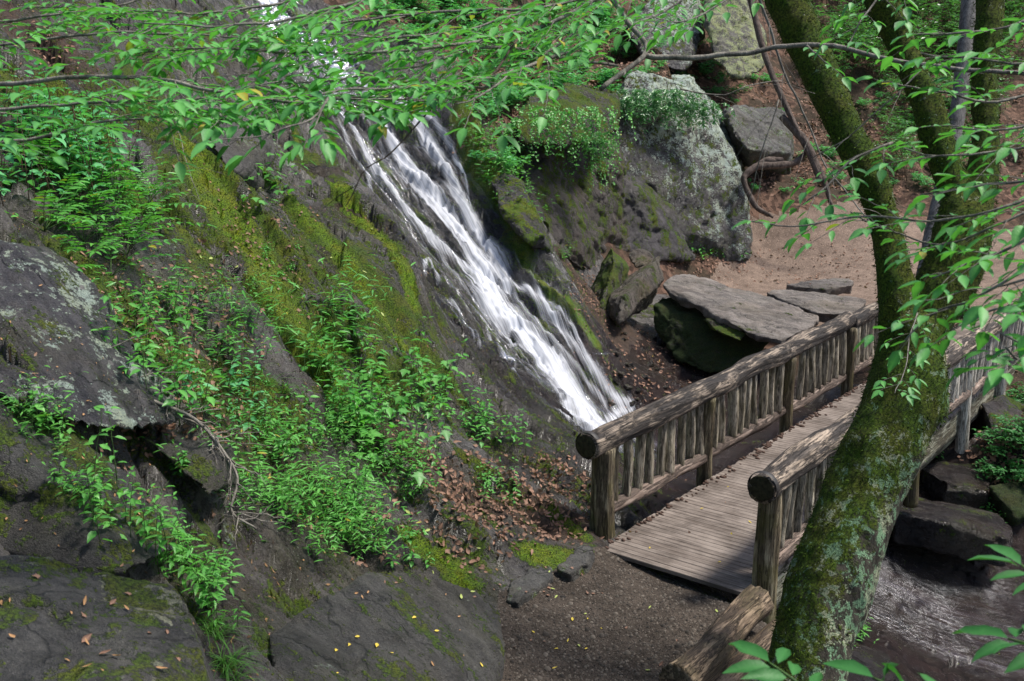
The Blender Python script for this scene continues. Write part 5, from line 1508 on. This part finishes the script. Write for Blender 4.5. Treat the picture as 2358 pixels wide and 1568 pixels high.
bough([(1340,110,4.7),(1180,165,4.4),(1060,190,4.3),(900,205,4.2),(740,215,4.1),(600,240,4.0),(480,290,3.9)], 'leafy bough hanging lowest over the face of the waterfall', .012, .004, twig_len=(.25,.55), step=.058)
bough([(950,-50,4.6),(740,30,4.4),(540,60,4.3),(330,55,4.3)], 'leafy bough over the wet rock at the head of the fall', .012, .004, step=.075)
bough([(-80,345,4.0),(70,320,4.0),(230,285,4.0),(420,262,4.0),(560,250,4.0)], 'drooping bough low over the leafy shoots of the upper slope', .010, .003, twig_len=(.2,.4), step=.075)
bough([(1560,-60,5.6),(1330,15,5.3),(1100,25,5.2),(880,40,5.1),(700,60,5.0)], 'pale barked bough along the top edge above the fall', .015, .005, twig_len=(.3,.6), step=.085)
bough([(1180,160,4.3),(1110,220,4.1),(1040,240,4.0)], 'short leafy spray at the middle of the boughs', .007, .003, step=.07)
bough([(760,225,3.9),(700,280,3.7),(610,310,3.6),(480,330,3.5)], 'drooping spray with one big pale leaf before the mossy rock', .006, .002, twig_len=(.1,.2), step=.16, leaf=(.07,.10))
bough([(750,235,3.8),(720,300,3.7),(698,350,3.65)], 'dangling twig with a cluster of large pale leaves', .004, .002, twig_len=(.06,.12), step=.10, leaf=(.08,.10))
bough([(1190,90,4.5),(1130,175,4.3),(1060,195,4.3),(980,260,4.2),(900,350,4.1),(850,390,4.1),(798,468,4.05)], 'bare brown twig curving down across the waterfall', .007, .0025, twig_len=(.1,.25), step=.5, leafy=.12, tmat=M_twigb)
for rows_, lab_ in (
  ([(-80,110,4.6),(100,95,4.6),(300,75,4.6),(520,85,4.6),(680,95,4.6)], 'leafy bough low across the wet rock in the corner beside the fall'),
  ([(-80,260,4.1),(120,240,4.1),(300,235,4.1),(480,225,4.1),(640,190,4.1)], 'leafy bough just under the long level one'),
  ([(1450,-30,5.2),(1250,20,5.0),(1050,70,4.8),(860,85,4.7),(640,60,4.6)], 'leafy bough second from the top above the fall'),
  ([(1420,150,5.0),(1280,130,4.8),(1120,110,4.7),(960,150,4.5),(800,180,4.4),(640,195,4.4)], 'leafy bough in the middle of the layers before the fall'),
  ([(1350,60,4.9),(1240,130,4.7),(1150,190,4.5),(1010,205,4.4),(860,225,4.3),(700,215,4.2)], 'leafy bough with long leaves crossing the bright water'),
  ([(820,-60,5.2),(620,10,5.0),(450,30,4.9),(250,20,4.9),(60,20,4.9)], 'leafy bough along the very top edge over the slope'),
  ([(1650,-60,6.4),(1540,20,6.2),(1450,60,6.0),(1330,80,5.9),(1230,60,5.9)], 'leafy bough before the sloping grey rock face'),
  ): bough(rows_, lab_, .010, .0035, twig_len=(.25,.55), step=.066)
# boughs of the forked tree
bough([(1480,128,5.4),(1600,132,5.4),(1750,118,5.4),(1900,103,5.3),(2040,140,5.2),(2200,158,5.1),(2420,175,5.0)], 'straight lichen spotted bough reaching sideways before the mossy limbs', .020, .013, twig_len=(.2,.45), step=.22, leafy=.8, start=.45)
bough([(1400,-20,5.6),(1440,40,5.5),(1490,105,5.4),(1440,165,5.3),(1380,208,5.2)], 'broken grey branch stub above the cliff', .018, .016, twig_len=(.05,.1), step=.6, leafy=0)
bough([(2440,190,4.4),(2300,235,4.3),(2170,215,4.3),(2060,195,4.3)], 'thin bough with a yellow leaf crossing the far limbs', .010, .004, twig_len=(.2,.35), step=.12)
bough([(2440,430,3.6),(2300,480,3.6),(2150,505,3.7),(1990,500,3.8),(1830,520,3.9),(1690,505,4.0)], 'long leafy spray reaching out before the dirt clearing', .008, .003, twig_len=(.15,.32), step=.12, leaf=(.06,.085))
bough([(2440,560,3.0),(2330,640,3.0),(2230,690,3.1),(2150,720,3.2),(2080,800,3.3)], 'dense leafy spray beside the fork of the mossy trunk', .008, .003, twig_len=(.15,.3), step=.075, leaf=(.06,.085))
bough([(2440,500,3.1),(2340,560,3.1),(2240,600,3.15),(2150,640,3.2)], 'dense leafy spray above the far end of the bridge', .008, .003, twig_len=(.15,.3), step=.07, leaf=(.06,.09))
bough([(2440,700,2.9),(2350,705,2.9),(2260,730,3.0),(2190,760,3.1)], 'leafy spray hanging over the far handrail', .007, .003, twig_len=(.12,.25), step=.08, leaf=(.06,.09))
bough([(2440,330,3.6),(2320,345,3.6),(2180,360,3.6),(2080,340,3.7)], 'leafy spray hiding the base of the far limb', .007, .003, twig_len=(.15,.3), step=.10)
bough([(2440,20,4.0),(2330,60,4.0),(2200,70,4.0),(2080,85,4.1)], 'leafy spray across the top corner beyond the mossy limbs', .008, .003, twig_len=(.2,.35), step=.09)
bough([(2440,760,2.8),(2370,800,2.8),(2300,760,2.9)], 'leafy twig overhanging the far handrail', .006, .003, twig_len=(.12,.25), step=.10)
bough([(2110,720,6.6),(2090,800,6.3),(2075,870,6.0),(2060,905,5.7)], 'small sprig sprouting from the mossy trunk', .006, .002, twig_len=(.1,.2), step=.12, leaf=(.06,.08))
for rows_, lab_ in (
  ([(2440,150,3.9),(2330,150,3.9),(2220,130,3.9),(2120,120,4.0)], 'leafy spray beside the small trunk on the hillside edge'),
  ([(2440,260,3.5),(2350,290,3.5),(2260,300,3.5),(2190,290,3.6)], 'leafy spray low across the far limb'),
  ([(2440,400,3.3),(2350,420,3.3),(2250,430,3.4),(2120,450,3.5)], 'leafy spray above the long one before the clearing'),
  ([(2440,460,3.8),(2300,520,3.8),(2180,560,3.9),(2060,540,4.0),(1960,490,4.1)], 'leafy spray dipping across the leaning limb'),
  ([(2050,330,4.4),(1960,370,4.3),(1900,430,4.2),(1850,470,4.2)], 'short leafy spray hanging at the middle of the leaning limb'),
  ([(2440,620,2.7),(2360,640,2.7),(2290,650,2.8)], 'big leaved spray close beside the far handrail'),
  ([(2440,840,2.9),(2360,830,2.9),(2320,800,2.9)], 'leafy spray over the lower rail at the edge'),
  ([(2060,-60,4.8),(1990,30,4.7),(1950,110,4.6)], 'short spray hanging between the mossy limbs'),
  ([(1760,-60,5.2),(1650,20,5.1),(1560,50,5.0),(1480,40,5.0)], 'leafy spray before the tall lichen rock'),
  ): bough(rows_, lab_, .008, .003, twig_len=(.15,.32), step=.075, leaf=(.06,.088))
# bare hanging branches
def bare(rows, label, r0, r1, nside=6, mat=None):
    return bough(rows, label, r0, r1, twig_len=(.12,.4), step=.5 / max(1, nside) * 2, leafy=0, tmat=mat, name='bare_branch', droop=.3)
bare([(1738,-40,5.8),(1770,60,5.8),(1808,170,5.8),(1850,260,5.8),(1890,360,5.7),(1950,450,5.6),(2010,520,5.5)], 'pale bare branch hanging down before the grey boulder', .012, .004)
bare([(1790,230,5.7),(1760,340,5.7),(1730,440,5.8),(1715,520,5.9)], 'thin bare twig hanging before the roots', .006, .002)
bare([(1570,205,5.6),(1660,215,5.6),(1720,200,5.6),(1800,185,5.7)], 'thin bare twig reaching across the tall lichen rock', .006, .003)
bare([(2120,165,5.5),(2050,230,5.5),(1960,310,5.6),(1870,365,5.7)], 'straight bare twig crossing the leaning limb', .006, .003)
# large leaves close to the viewpoint, bottom corner
def low_shrub(rows, label):
    P0 = np.array([at_t(u, v, t) for u, v, t in rows])
    n = 24; P = spline(P0, n); st = Acc(); lv = Leaves()
    st.add(*tube(P, np.linspace(.006, .0025, n), 6))
    for i in range(5, n, 4):
        t = unit(P[i] - P[i - 1]); s = unit(np.cross(t, UP))
        for q in (1, -1):
            l_ = vr_.uniform(.085, .12)
            d = s * q + t * .5 + UP * vr_.uniform(-.15, .3)
            lv.add(P[i] + unit(d) * .015, d, UP + vr_.normal(size=3) * .3, l_, l_ * .36, .3, 'lance')
    lv.add(P[-1], P[-1] - P[-2], UP + np.array([0, -.1, 0]), .13, .055, .2, 'lance')
    root = empty('leafy_shrub', tuple(P[0]))
    a = link_mesh('stem', st.mesh('stem'), M_stem, root); a.location = -P[0]
    b = link_mesh('leaves', lv.mesh('leaves'), L_deep, root); b.location = -P[0]
    tag(root, label, 'shrub', 'shrub sprays at the bottom corner')
low_shrub([(2500,1690,2.1),(2350,1645,2.15),(2200,1620,2.2),(2080,1590,2.25),(2010,1560,2.3)], 'spray of large pointed leaves over the stream at the bottom edge')
low_shrub([(1990,1730,2.2),(1950,1670,2.2),(1890,1615,2.25),(1820,1560,2.3),(1770,1525,2.35)], 'spray of large pointed leaves before the foot of the mossy trunk')
low_shrub([(2600,1560,2.0),(2480,1520,2.05),(2390,1490,2.1),(2320,1470,2.15)], 'spray of large pointed leaves in the very bottom corner')
low_shrub([(2560,1380,2.4),(2470,1360,2.4),(2390,1330,2.45),(2350,1300,2.5)], 'single pointed leaf spray entering beside the stream')

# far trunks on the hillside
M_root = bark_material('root_bark', (.04, .03, .024), (.17, .13, .11), moss=False, lich=False)
def far_trunk(rows, label, mat):
    P, R = px_path(rows)
    Q = spline(np.hstack([P, R[:, None]]), 60)
    V, Fs = tube(Q[:, :3], Q[:, 3], 18)
    d = ridged(V[:, 0] * 14, V[:, 1] * 14, V[:, 2] * 2.0, 3) * .018
    c = np.vstack([np.repeat(Q[:, :3], 18, axis=0), Q[0, :3], Q[-1, :3]])
    nn = V - c; nn /= np.linalg.norm(nn, axis=1)[:, None] + 1e-9
    o = link_mesh('tree', mesh_np('trunk', V + nn * d[:, None], Fs), mat)
    tag(o, label, 'tree')
M_grey = bark_material('grey_furrowed_bark', (.05, .048, .045), (.24, .23, .22), moss=False, lich=False)
far_trunk([(2130,640,20.2),(2150,520,20.4),(2180,380,20.6),(2205,250,20.8),(2222,100,21),(2235,-60,21.2)] if False else [(2128,640,20.2,34),(2150,520,20.4,33),(2182,380,20.6,33),(2205,250,20.8,31),(2222,100,21,30),(2235,-60,21.2,30)], 'slim straight grey barked tree behind the mossy fork', M_grey)
far_trunk([(1885,400,26.6,7),(1850,330,26.8,8),(1800,225,27.2,10),(1758,120,27.6,11),(1728,0,28,12),(1710,-60,28.2,12)], 'leaning dark stem on the hillside beside the grey boulder', M_root)
def root_(rows, label):
    P, R = px_path(rows)
    Q = spline(np.hstack([P, R[:, None]]), 40)
    V, Fs = tube(Q[:, :3], Q[:, 3], 12)
    V += .02 * np.stack([fbm(V[:, 0] * 4, V[:, 1] * 4, V[:, 2] * 4 + k * 9, 3) for k in range(3)], -1)
    tag(link_mesh('tree_root', mesh_np('tree_root', V, Fs), M_root), label, 'root')
root_([(1735,475,26.5,7),(1720,440,26.5,10),(1712,410,26.6,13),(1740,385,26.7,17),(1790,380,26.8,17),(1830,375,26.9,15),(1860,345,27,12)], 'thick exposed root looping over the eroded bank')
root_([(1720,400,26.8,10),(1760,372,26.9,16),(1800,368,27,14)], 'short root lying on top of the thick looping root')
root_([(1890,420,26.6,16),(1860,340,26.8,20),(1830,300,27,20),(1800,270,27.2,16)], 'long straight root climbing beside the grey boulder')
root_([(1915,480,26.4,8),(1895,410,26.6,13),(1870,360,26.8,13),(1845,310,27,11)], 'thin root running beside the long straight root')
root_([(1780,500,26.2,6),(1745,480,26.3,12),(1720,440,26.4,12),(1712,405,26.5,10)], 'root dangling over the bare earth of the bank')
# ------------------------------------------------------------------ fallen leaves, litter and sticks
lr = np.random.default_rng(77)
def ground_normal(p):
    e = .04
    X = np.array([p[0] + e, p[0] - e, p[0], p[0]]); Y = np.array([p[1], p[1], p[1] + e, p[1] - e])
    z = ground_fast(X, Y)
    return unit([-(z[0] - z[1]) / (2 * e), -(z[2] - z[3]) / (2 * e), 1])
def litter(name, boxes, mat, label, size=(.05, .10), flat=.5, far=False):
    lv = Leaves()
    for (u0, v0, u1, v1, n) in boxes:
        P = np.array([hit(lr.uniform(u0, u1), lr.uniform(v0, v1)) for _ in range(min(n, 160))])
        # every surveyed point carries a little drift of leaves
        rep = max(1, n // len(P))
        for p in P:
            nn = ground_normal(p)
            tgt = p + np.concatenate([lr.normal(size=(rep, 2)) * .16, np.zeros((rep, 1))], 1)
            tz = ground_fast(tgt[:, 0], tgt[:, 1])
            for q in range(rep):
                b = np.array([tgt[q, 0], tgt[q, 1], tz[q] + lr.uniform(.003, .03)])
                l_ = lr.uniform(*size)
                d = rot_xy(lr.uniform(0, 6.3)); d = d - nn * d.dot(nn)
                lv.add(b, d + nn * lr.normal() * .15, nn + lr.normal(size=3) * flat, l_, l_ * lr.uniform(.4, .65), lr.normal() * .35, 'ovate' if lr.uniform() < .75 else 'lobed')
    o = link_mesh(name, lv.mesh(name), mat)
    return tag(o, label, 'leaf litter', kind='stuff')
litter('leaf_litter', [(1000,1080,1340,1230,1300),(880,1000,1010,1080,300),(1330,640,1400,740,500),(700,1150,900,1260,200)], L_brown, 'brown leaf litter drifted at the foot of the green bank', (.03, .07))
litter('leaf_litter', [(1090,60,1420,320,4200),(1380,40,1650,240,1600)], L_brown, 'reddish brown leaf litter covering the bank above the cliff', (.08, .14))
litter('leaf_litter', [(1620,170,1900,440,1600),(1880,80,2357,440,3200)], L_brown, 'brown leaf litter on the wooded hillside', (.09, .15))
litter('leaf_litter', [(1540,590,1700,625,160),(1700,560,2000,660,160),(2230,880,2400,1160,500)], L_brown, 'scattered brown leaves on the edge of the clearing and bank', (.06, .11))
litter('leaf_litter', [(200,640,560,1000,900),(60,90,160,150,200),(520,480,700,640,260),(60,960,270,1220,200),(330,940,440,1010,160)], L_brown, 'damp brown leaves lodged among the weeds of the slope', (.03, .065))
litter('leaf_litter', [(1400,760,1640,960,420)], L_brown, 'wet brown leaves caught in the stream bed beside the fall', (.05, .09), .3)
# pebbles of the path
acc = Acc()
for k in range(4600):
    u, v = lr.uniform(1120, 1790), lr.uniform(1270, 1600)
    p = at_z(u, v, 0)
    if poly_sd(p[0:1], p[1:2], PATH_POLY)[0] > .02: continue
    r = lr.uniform(.004, .013) * (2.0 if lr.uniform() < .05 else 1)
    z = gz(p[0], p[1]) if k % 40 == -1 else -.02
    th = np.linspace(0, 2 * PI, 6, endpoint=False) + lr.uniform(0, 1)
    ring = np.stack([np.cos(th) * r * lr.uniform(.8, 1.5), np.sin(th) * r, np.zeros(6)], -1)
    V = np.vstack([ring, ring * .55 + [0, 0, r * lr.uniform(.5, .9)]]) + [p[0], p[1], 0]
    q = np.array([[i, (i + 1) % 6, 6 + (i + 1) % 6, 6 + i] for i in range(6)])
    acc.add(V, [q, np.array([[6, 7, 8], [6, 8, 9], [6, 9, 10], [6, 10, 11]])])
gv = np.vstack(acc.V)
gvz = ground_fast(gv[:, 0], gv[:, 1])
for i_, a_ in enumerate(np.cumsum([0] + [len(x) for x in acc.V])[:-1]):
    n_ = len(acc.V[i_]); acc.V[i_][:, 2] += gvz[a_:a_ + n_].mean() + .0
t = NT('pebble')
M_peb = t.finish(t.principled(t.mix(t.n('ShaderNodeNewGeometry').outputs['Random Per Island'], (.02, .017, .015), (.16, .135, .11)), .85, None, .3))
tag(link_mesh('gravel', acc.mesh('gravel'), M_peb), 'loose dark gravel strewn over the path', 'gravel', kind='stuff')

# single fallen leaves one can count
def leaf_proto(mat, shape, L, W, curl):
    lv = Leaves(); lv.add(np.array([-L / 2, 0, .004]), np.array([1.0, 0, 0]), UP, L, W, curl, shape)
    return lv.mesh('fallen_leaf'), mat
FL = {'yellow': [leaf_proto(L_yellow, 'ovate', .07, .036, -.15), leaf_proto(L_yellow, 'ovate', .055, .03, .2), leaf_proto(L_yellow, 'lance', .08, .026, -.2)],
      'brown': [leaf_proto(L_brown, 'ovate', .085, .05, -.4), leaf_proto(L_brown, 'lobed', .09, .09, -.3), leaf_proto(L_brown, 'ovate', .07, .03, .4)],
      'tan': [leaf_proto(L_tan, 'ovate', .04, .022, -.2), leaf_proto(L_tan, 'ovate', .03, .018, .2), leaf_proto(L_tan, 'lance', .055, .02, -.3)],
      'green': [leaf_proto(L_lime, 'ovate', .08, .036, -.15), leaf_proto(L_lime, 'lance', .085, .026, .2)]}
for k in FL:
    for me, m in FL[k]: me.materials.append(m)
bpy.context.view_layer.update()
dgl = bpy.context.evaluated_depsgraph_get()
def fallen(kind_, n, box, label, group, sc=(.8, 1.2), k_=.72):
    for i in range(n):
        u, v = (lr.uniform(box[0], box[2]), lr.uniform(box[1], box[3])) if len(box) == 4 else box
        r = surface_at(u, v)
        if r is None: continue
        loc, nrm = r
        if nrm.z < .15: continue
        me, m = FL[kind_][int(lr.integers(len(FL[kind_])))]
        o = bpy.data.objects.new('fallen_leaf', me); col.objects.link(o)
        q = Vector((0, 0, 1)).rotation_difference(nrm)
        from mathutils import Quaternion
        o.rotation_mode = 'QUATERNION'
        o.rotation_quaternion = q @ Quaternion((0, 0, 1), lr.uniform(0, 6.28))
        o.location = loc + nrm * .004
        s = lr.uniform(*sc) * k_ * (1 if lr.uniform() < .7 else .6); o.scale = (s, s, s)
        tag(o, label, 'leaf', group)
fallen('yellow', 9, (740, 1370, 1130, 1560), 'yellow fallen leaf on the smooth slab beside the path', 'yellow leaves on the smooth slab')
fallen('tan', 8, (700, 1350, 1130, 1560), 'small tan fallen leaf on the smooth slab beside the path', 'tan leaves on the smooth slab')
fallen('yellow', 10, (1180, 1400, 1700, 1560), 'yellow fallen leaf on the gravel path', 'yellow leaves on the gravel path', (.6, 1.0))
fallen('green', 8, (1180, 1350, 1720, 1560), 'pale green fallen leaf on the gravel path', 'green leaves on the gravel path', (.6, 1.0))
fallen('brown', 10, (1180, 1340, 1720, 1560), 'brown fallen leaf on the gravel path', 'brown leaves on the gravel path', (.6, .9))
fallen('yellow', 12, (1450, 1060, 1740, 1340), 'yellow fallen leaf on the deck of the bridge', 'yellow leaves on the deck', (.6, 1.0))
fallen('brown', 8, (1450, 1060, 1740, 1340), 'brown fallen leaf on the deck of the bridge', 'brown leaves on the deck', (.4, .7))
fallen('tan', 30, (300, 1010, 760, 1330), 'small tan fallen leaf on the damp rock below the fallen branch', 'tan leaves on the damp rock')
fallen('green', 18, (800, 1140, 1330, 1380), 'pale green fallen leaf on the dark rock between the bank and the path', 'green leaves on the dark rock', (.8, 1.2))
fallen('brown', 40, (880, 1180, 1360, 1380), 'brown fallen leaf on the dark rock between the bank and the path', 'brown leaves on the dark rock', (.5, .9))
fallen('tan', 26, (0, 1000, 330, 1290), 'small tan fallen leaf on the dark slab with the mossy edge', 'tan leaves on the dark slab')
fallen('brown', 12, (0, 1300, 420, 1560), 'brown fallen leaf on the shaded boulder', 'brown leaves on the shaded boulder', (.5, .9))
fallen('tan', 12, (0, 1300, 440, 1560), 'small tan fallen leaf on the shaded boulder', 'tan leaves on the shaded boulder')
fallen('tan', 34, (0, 640, 290, 970), 'small tan fallen leaf on the lichen spotted slab', 'tan leaves on the spotted slab', (.6, 1.0))
fallen('green', 14, (400, 430, 900, 900), 'pale fallen leaf on the mossy slope', 'pale leaves on the mossy slope', (.7, 1.2))
fallen('brown', 40, (380, 330, 900, 900), 'brown fallen leaf on the mossy slope', 'brown leaves on the mossy slope', (.6, 1.1))
fallen('yellow', 10, (950, 640, 1250, 1000), 'yellow fallen leaf stuck to the wet rock by the waterfall', 'yellow leaves on the wet rock', (.8, 1.2))
fallen('yellow', 8, (1450, 780, 1700, 940), 'yellow fallen leaf in the shallow stream bed', 'yellow leaves in the stream bed', (.9, 1.3))
fallen('brown', 26, (1540, 580, 2000, 660), 'brown fallen leaf on the dirt clearing', 'brown leaves on the clearing', (1.0, 1.8))
# sticks and the fallen branch
def stick(rows, r0, r1, label, name='fallen_branch', cat='branch', side=0, mat=None, lift=.03, ln=(.15, .45)):
    P0 = []
    for u, v in rows:
        p = hit(u, v); P0.append(p + ground_normal(p) * lift)
    n = 50; P = spline(np.array(P0), n)
    P += np.stack([fbm(np.linspace(0, 6, n) + lr.uniform(0, 40), k * 7.0, 1.0, 3) * .012 for k in range(3)], -1)
    st = Acc(); st.add(*tube(P, np.linspace(r0, r1, n), 8))
    for i in range(side):
        j = int(lr.uniform(.15, .97) * (n - 2)); t_ = unit(P[j + 1] - P[j])
        d = unit(t_ * .7 + np.cross(t_, UP) * lr.choice([-1, 1]) + UP * lr.uniform(-.1, .7))
        m = 10; q = np.linspace(0, 1, m)[:, None]; l_ = lr.uniform(*ln)
        TW = P[j] + q * l_ * d + np.cumsum(lr.normal(size=(m, 3)) * .008, axis=0)
        st.add(*tube(TW, np.linspace(r1 * .9, .0012, m), 4, cap=False))
        for _ in range(2):
            jj = int(lr.integers(3, m - 1)); d2 = unit(d + lr.normal(size=3) * .7)
            TW2 = TW[jj] + np.linspace(0, 1, 5)[:, None] * d2 * l_ * .4
            st.add(*tube(TW2, np.linspace(.002, .001, 5), 3, cap=False))
    tag(link_mesh(name, st.mesh(name), mat or M_twig), label, cat)
stick([(212,768),(290,830),(370,920),(430,1010),(500,1110),(570,1190),(608,1240)], .017, .007, 'long pale fallen branch with bare twigs lying down the slope', side=30, lift=.30)
stick([(340,880),(380,950),(430,1010),(485,1060)], .010, .006, 'shorter fallen branch lying beside the long pale one', side=10, lift=.27)
stick([(330,920),(430,915),(540,930),(640,940)], .005, .002, 'thin brown twig lying across the weeds', 'twig', 'twig', side=4, mat=M_twigb, lift=.08)
stick([(380,1040),(450,1090),(510,1100)], .004, .002, 'thin twig resting on the damp rock', 'twig', 'twig', side=5, lift=.02, ln=(.1, .25))
stick([(395,235),(410,330),(440,420),(455,470)], .006, .002, 'dry dead stalk trailing down the mossy rock', 'twig', 'twig', side=6, lift=.05)
stick([(720,1440),(790,1400),(860,1350)], .012, .006, 'gnarled root creeping over the smooth slab', 'tree_root', 'root', side=3, mat=M_root, lift=.0, ln=(.1, .3))
stick([(620,1460),(700,1430),(790,1370)], .010, .005, 'thin root in the crack above the smooth slab', 'tree_root', 'root', side=4, mat=M_root, lift=.0, ln=(.1, .3))

# ------------------------------------------------------------------ moss pile and crumbs on the rock
mr = np.random.default_rng(91)
near = (np.hypot(gx, gy) < 16) & (psd > .05)
pm_ = np.clip(moss - .25 + .5 * fbm(gx * 3, gy * 3, 11.0, 3), 0, 1.2) * near * np.hypot(gx, gy) ** .5
pm_ = pm_ / pm_.sum()
cnt = 75000
ki = mr.choice(len(gx), cnt, p=pm_)
B = Vall[ki] + mr.normal(size=(cnt, 3)) * [.012, .012, .002]
B[:, 2] = ground_fast(B[:, 0], B[:, 1]) - .002
dn = mr.normal(size=(cnt, 3)) * .6 + [.35, -.2, .9]
dn /= np.linalg.norm(dn, axis=1)[:, None]
sdv = np.cross(dn, mr.normal(size=(cnt, 3))); sdv /= np.linalg.norm(sdv, axis=1)[:, None]
dist_ = np.hypot(B[:, 0], B[:, 1])[:, None]
ln = mr.uniform(.008, .022, (cnt, 1)) * (dist_ / 7) ** .6; wd = mr.uniform(.0022, .005, (cnt, 1)) * (dist_ / 7) ** .6
TV = np.stack([B - sdv * wd, B + sdv * wd, B + dn * ln * .7 + sdv * wd * .7, B + dn * ln], 1).reshape(-1, 3)
t = NT('moss_pile')
M_pile = t.finish(t.principled(t.mix(t.n('ShaderNodeNewGeometry').outputs['Random Per Island'], (.02, .034, .005), (.20, .27, .02)), .95, None, .1))
tag(link_mesh('moss', mesh_np('moss', TV, np.arange(cnt * 4).reshape(-1, 4)), M_pile), 'short green moss growing in stripes on the rock slope', 'moss', kind='stuff')
cnt = 5200
u_ = mr.uniform(0, 1400, cnt); v_ = mr.uniform(250, 1560, cnt)
w_ = (rk > .4) & near
kk = mr.choice(np.where(w_)[0], cnt, p=(np.hypot(gx, gy)[w_] / np.hypot(gx, gy)[w_].sum()))
C0 = Vall[kk].copy(); C0[:, :2] += mr.normal(size=(cnt, 2)) * .03
a_ = mr.uniform(0, 6.28, cnt); L_ = mr.uniform(.006, .02, cnt); W_ = L_ * mr.uniform(.15, .6, cnt)
dx = np.stack([np.cos(a_), np.sin(a_)], -1)
def at_(o): 
    p = C0[:, :2] + o
    return np.concatenate([p, (ground_fast(p[:, 0], p[:, 1]) + .004 + .004 * mr.uniform(size=cnt))[:, None]], 1)
nx = np.stack([-dx[:, 1], dx[:, 0]], -1)
TV = np.stack([at_(dx * L_[:, None]), at_(nx * W_[:, None]), at_(-dx * L_[:, None]), at_(-nx * W_[:, None])], 1).reshape(-1, 3)
t = NT('leaf_crumb')
M_crumb = t.finish(t.principled(t.mix(t.n('ShaderNodeNewGeometry').outputs['Random Per Island'], (.04, .022, .014), (.36, .22, .11)), .9, None, .2))
tag(link_mesh('debris', mesh_np('debris', TV, np.arange(cnt * 4).reshape(-1, 4)), M_crumb), 'crumbs of dead leaf and twig sprinkled over the rock slope', 'debris', kind='stuff')
SKY_STRENGTH, SUN_STRENGTH, SUN_ANGLE = .15, 5.0, 10
# ------------------------------------------------------------------ daylight
w = bpy.data.worlds.new('World')
scene.world = w
w.use_nodes = True
nt = w.node_tree
bg = nt.nodes['Background']
sky = nt.nodes.new('ShaderNodeTexSky')
sky.sky_type = 'NISHITA'
sky.sun_disc = False
SUN_EL, SUN_AZ = math.radians(60), math.radians(82)      # azimuth clockwise from +Y
sky.sun_elevation = SUN_EL
sky.sun_rotation = SUN_AZ
sky.air_density = 1.0; sky.dust_density = 2.0
nt.links.new(sky.outputs[0], bg.inputs[0])
bg.inputs[1].default_value = SKY_STRENGTH
sd = bpy.data.lights.new('sun', 'SUN')
sd.energy = SUN_STRENGTH; sd.angle = math.radians(SUN_ANGLE); sd.color = (1, .95, .87)
so = bpy.data.objects.new('sun', sd)
dirv = Vector((math.sin(SUN_AZ) * math.cos(SUN_EL), math.cos(SUN_AZ) * math.cos(SUN_EL), math.sin(SUN_EL)))
so.rotation_euler = dirv.to_track_quat('Z', 'Y').to_euler()
so.location = dirv * 40
col.objects.link(so)
scene.view_settings.view_transform = 'Standard'
scene.view_settings.look = 'None'
scene.view_settings.exposure = 0
scene.cycles.use_denoising = True
scene.cycles.max_bounces = 6
scene.cycles.transparent_max_bounces = 24
scene.cycles.sample_clamp_indirect = 6
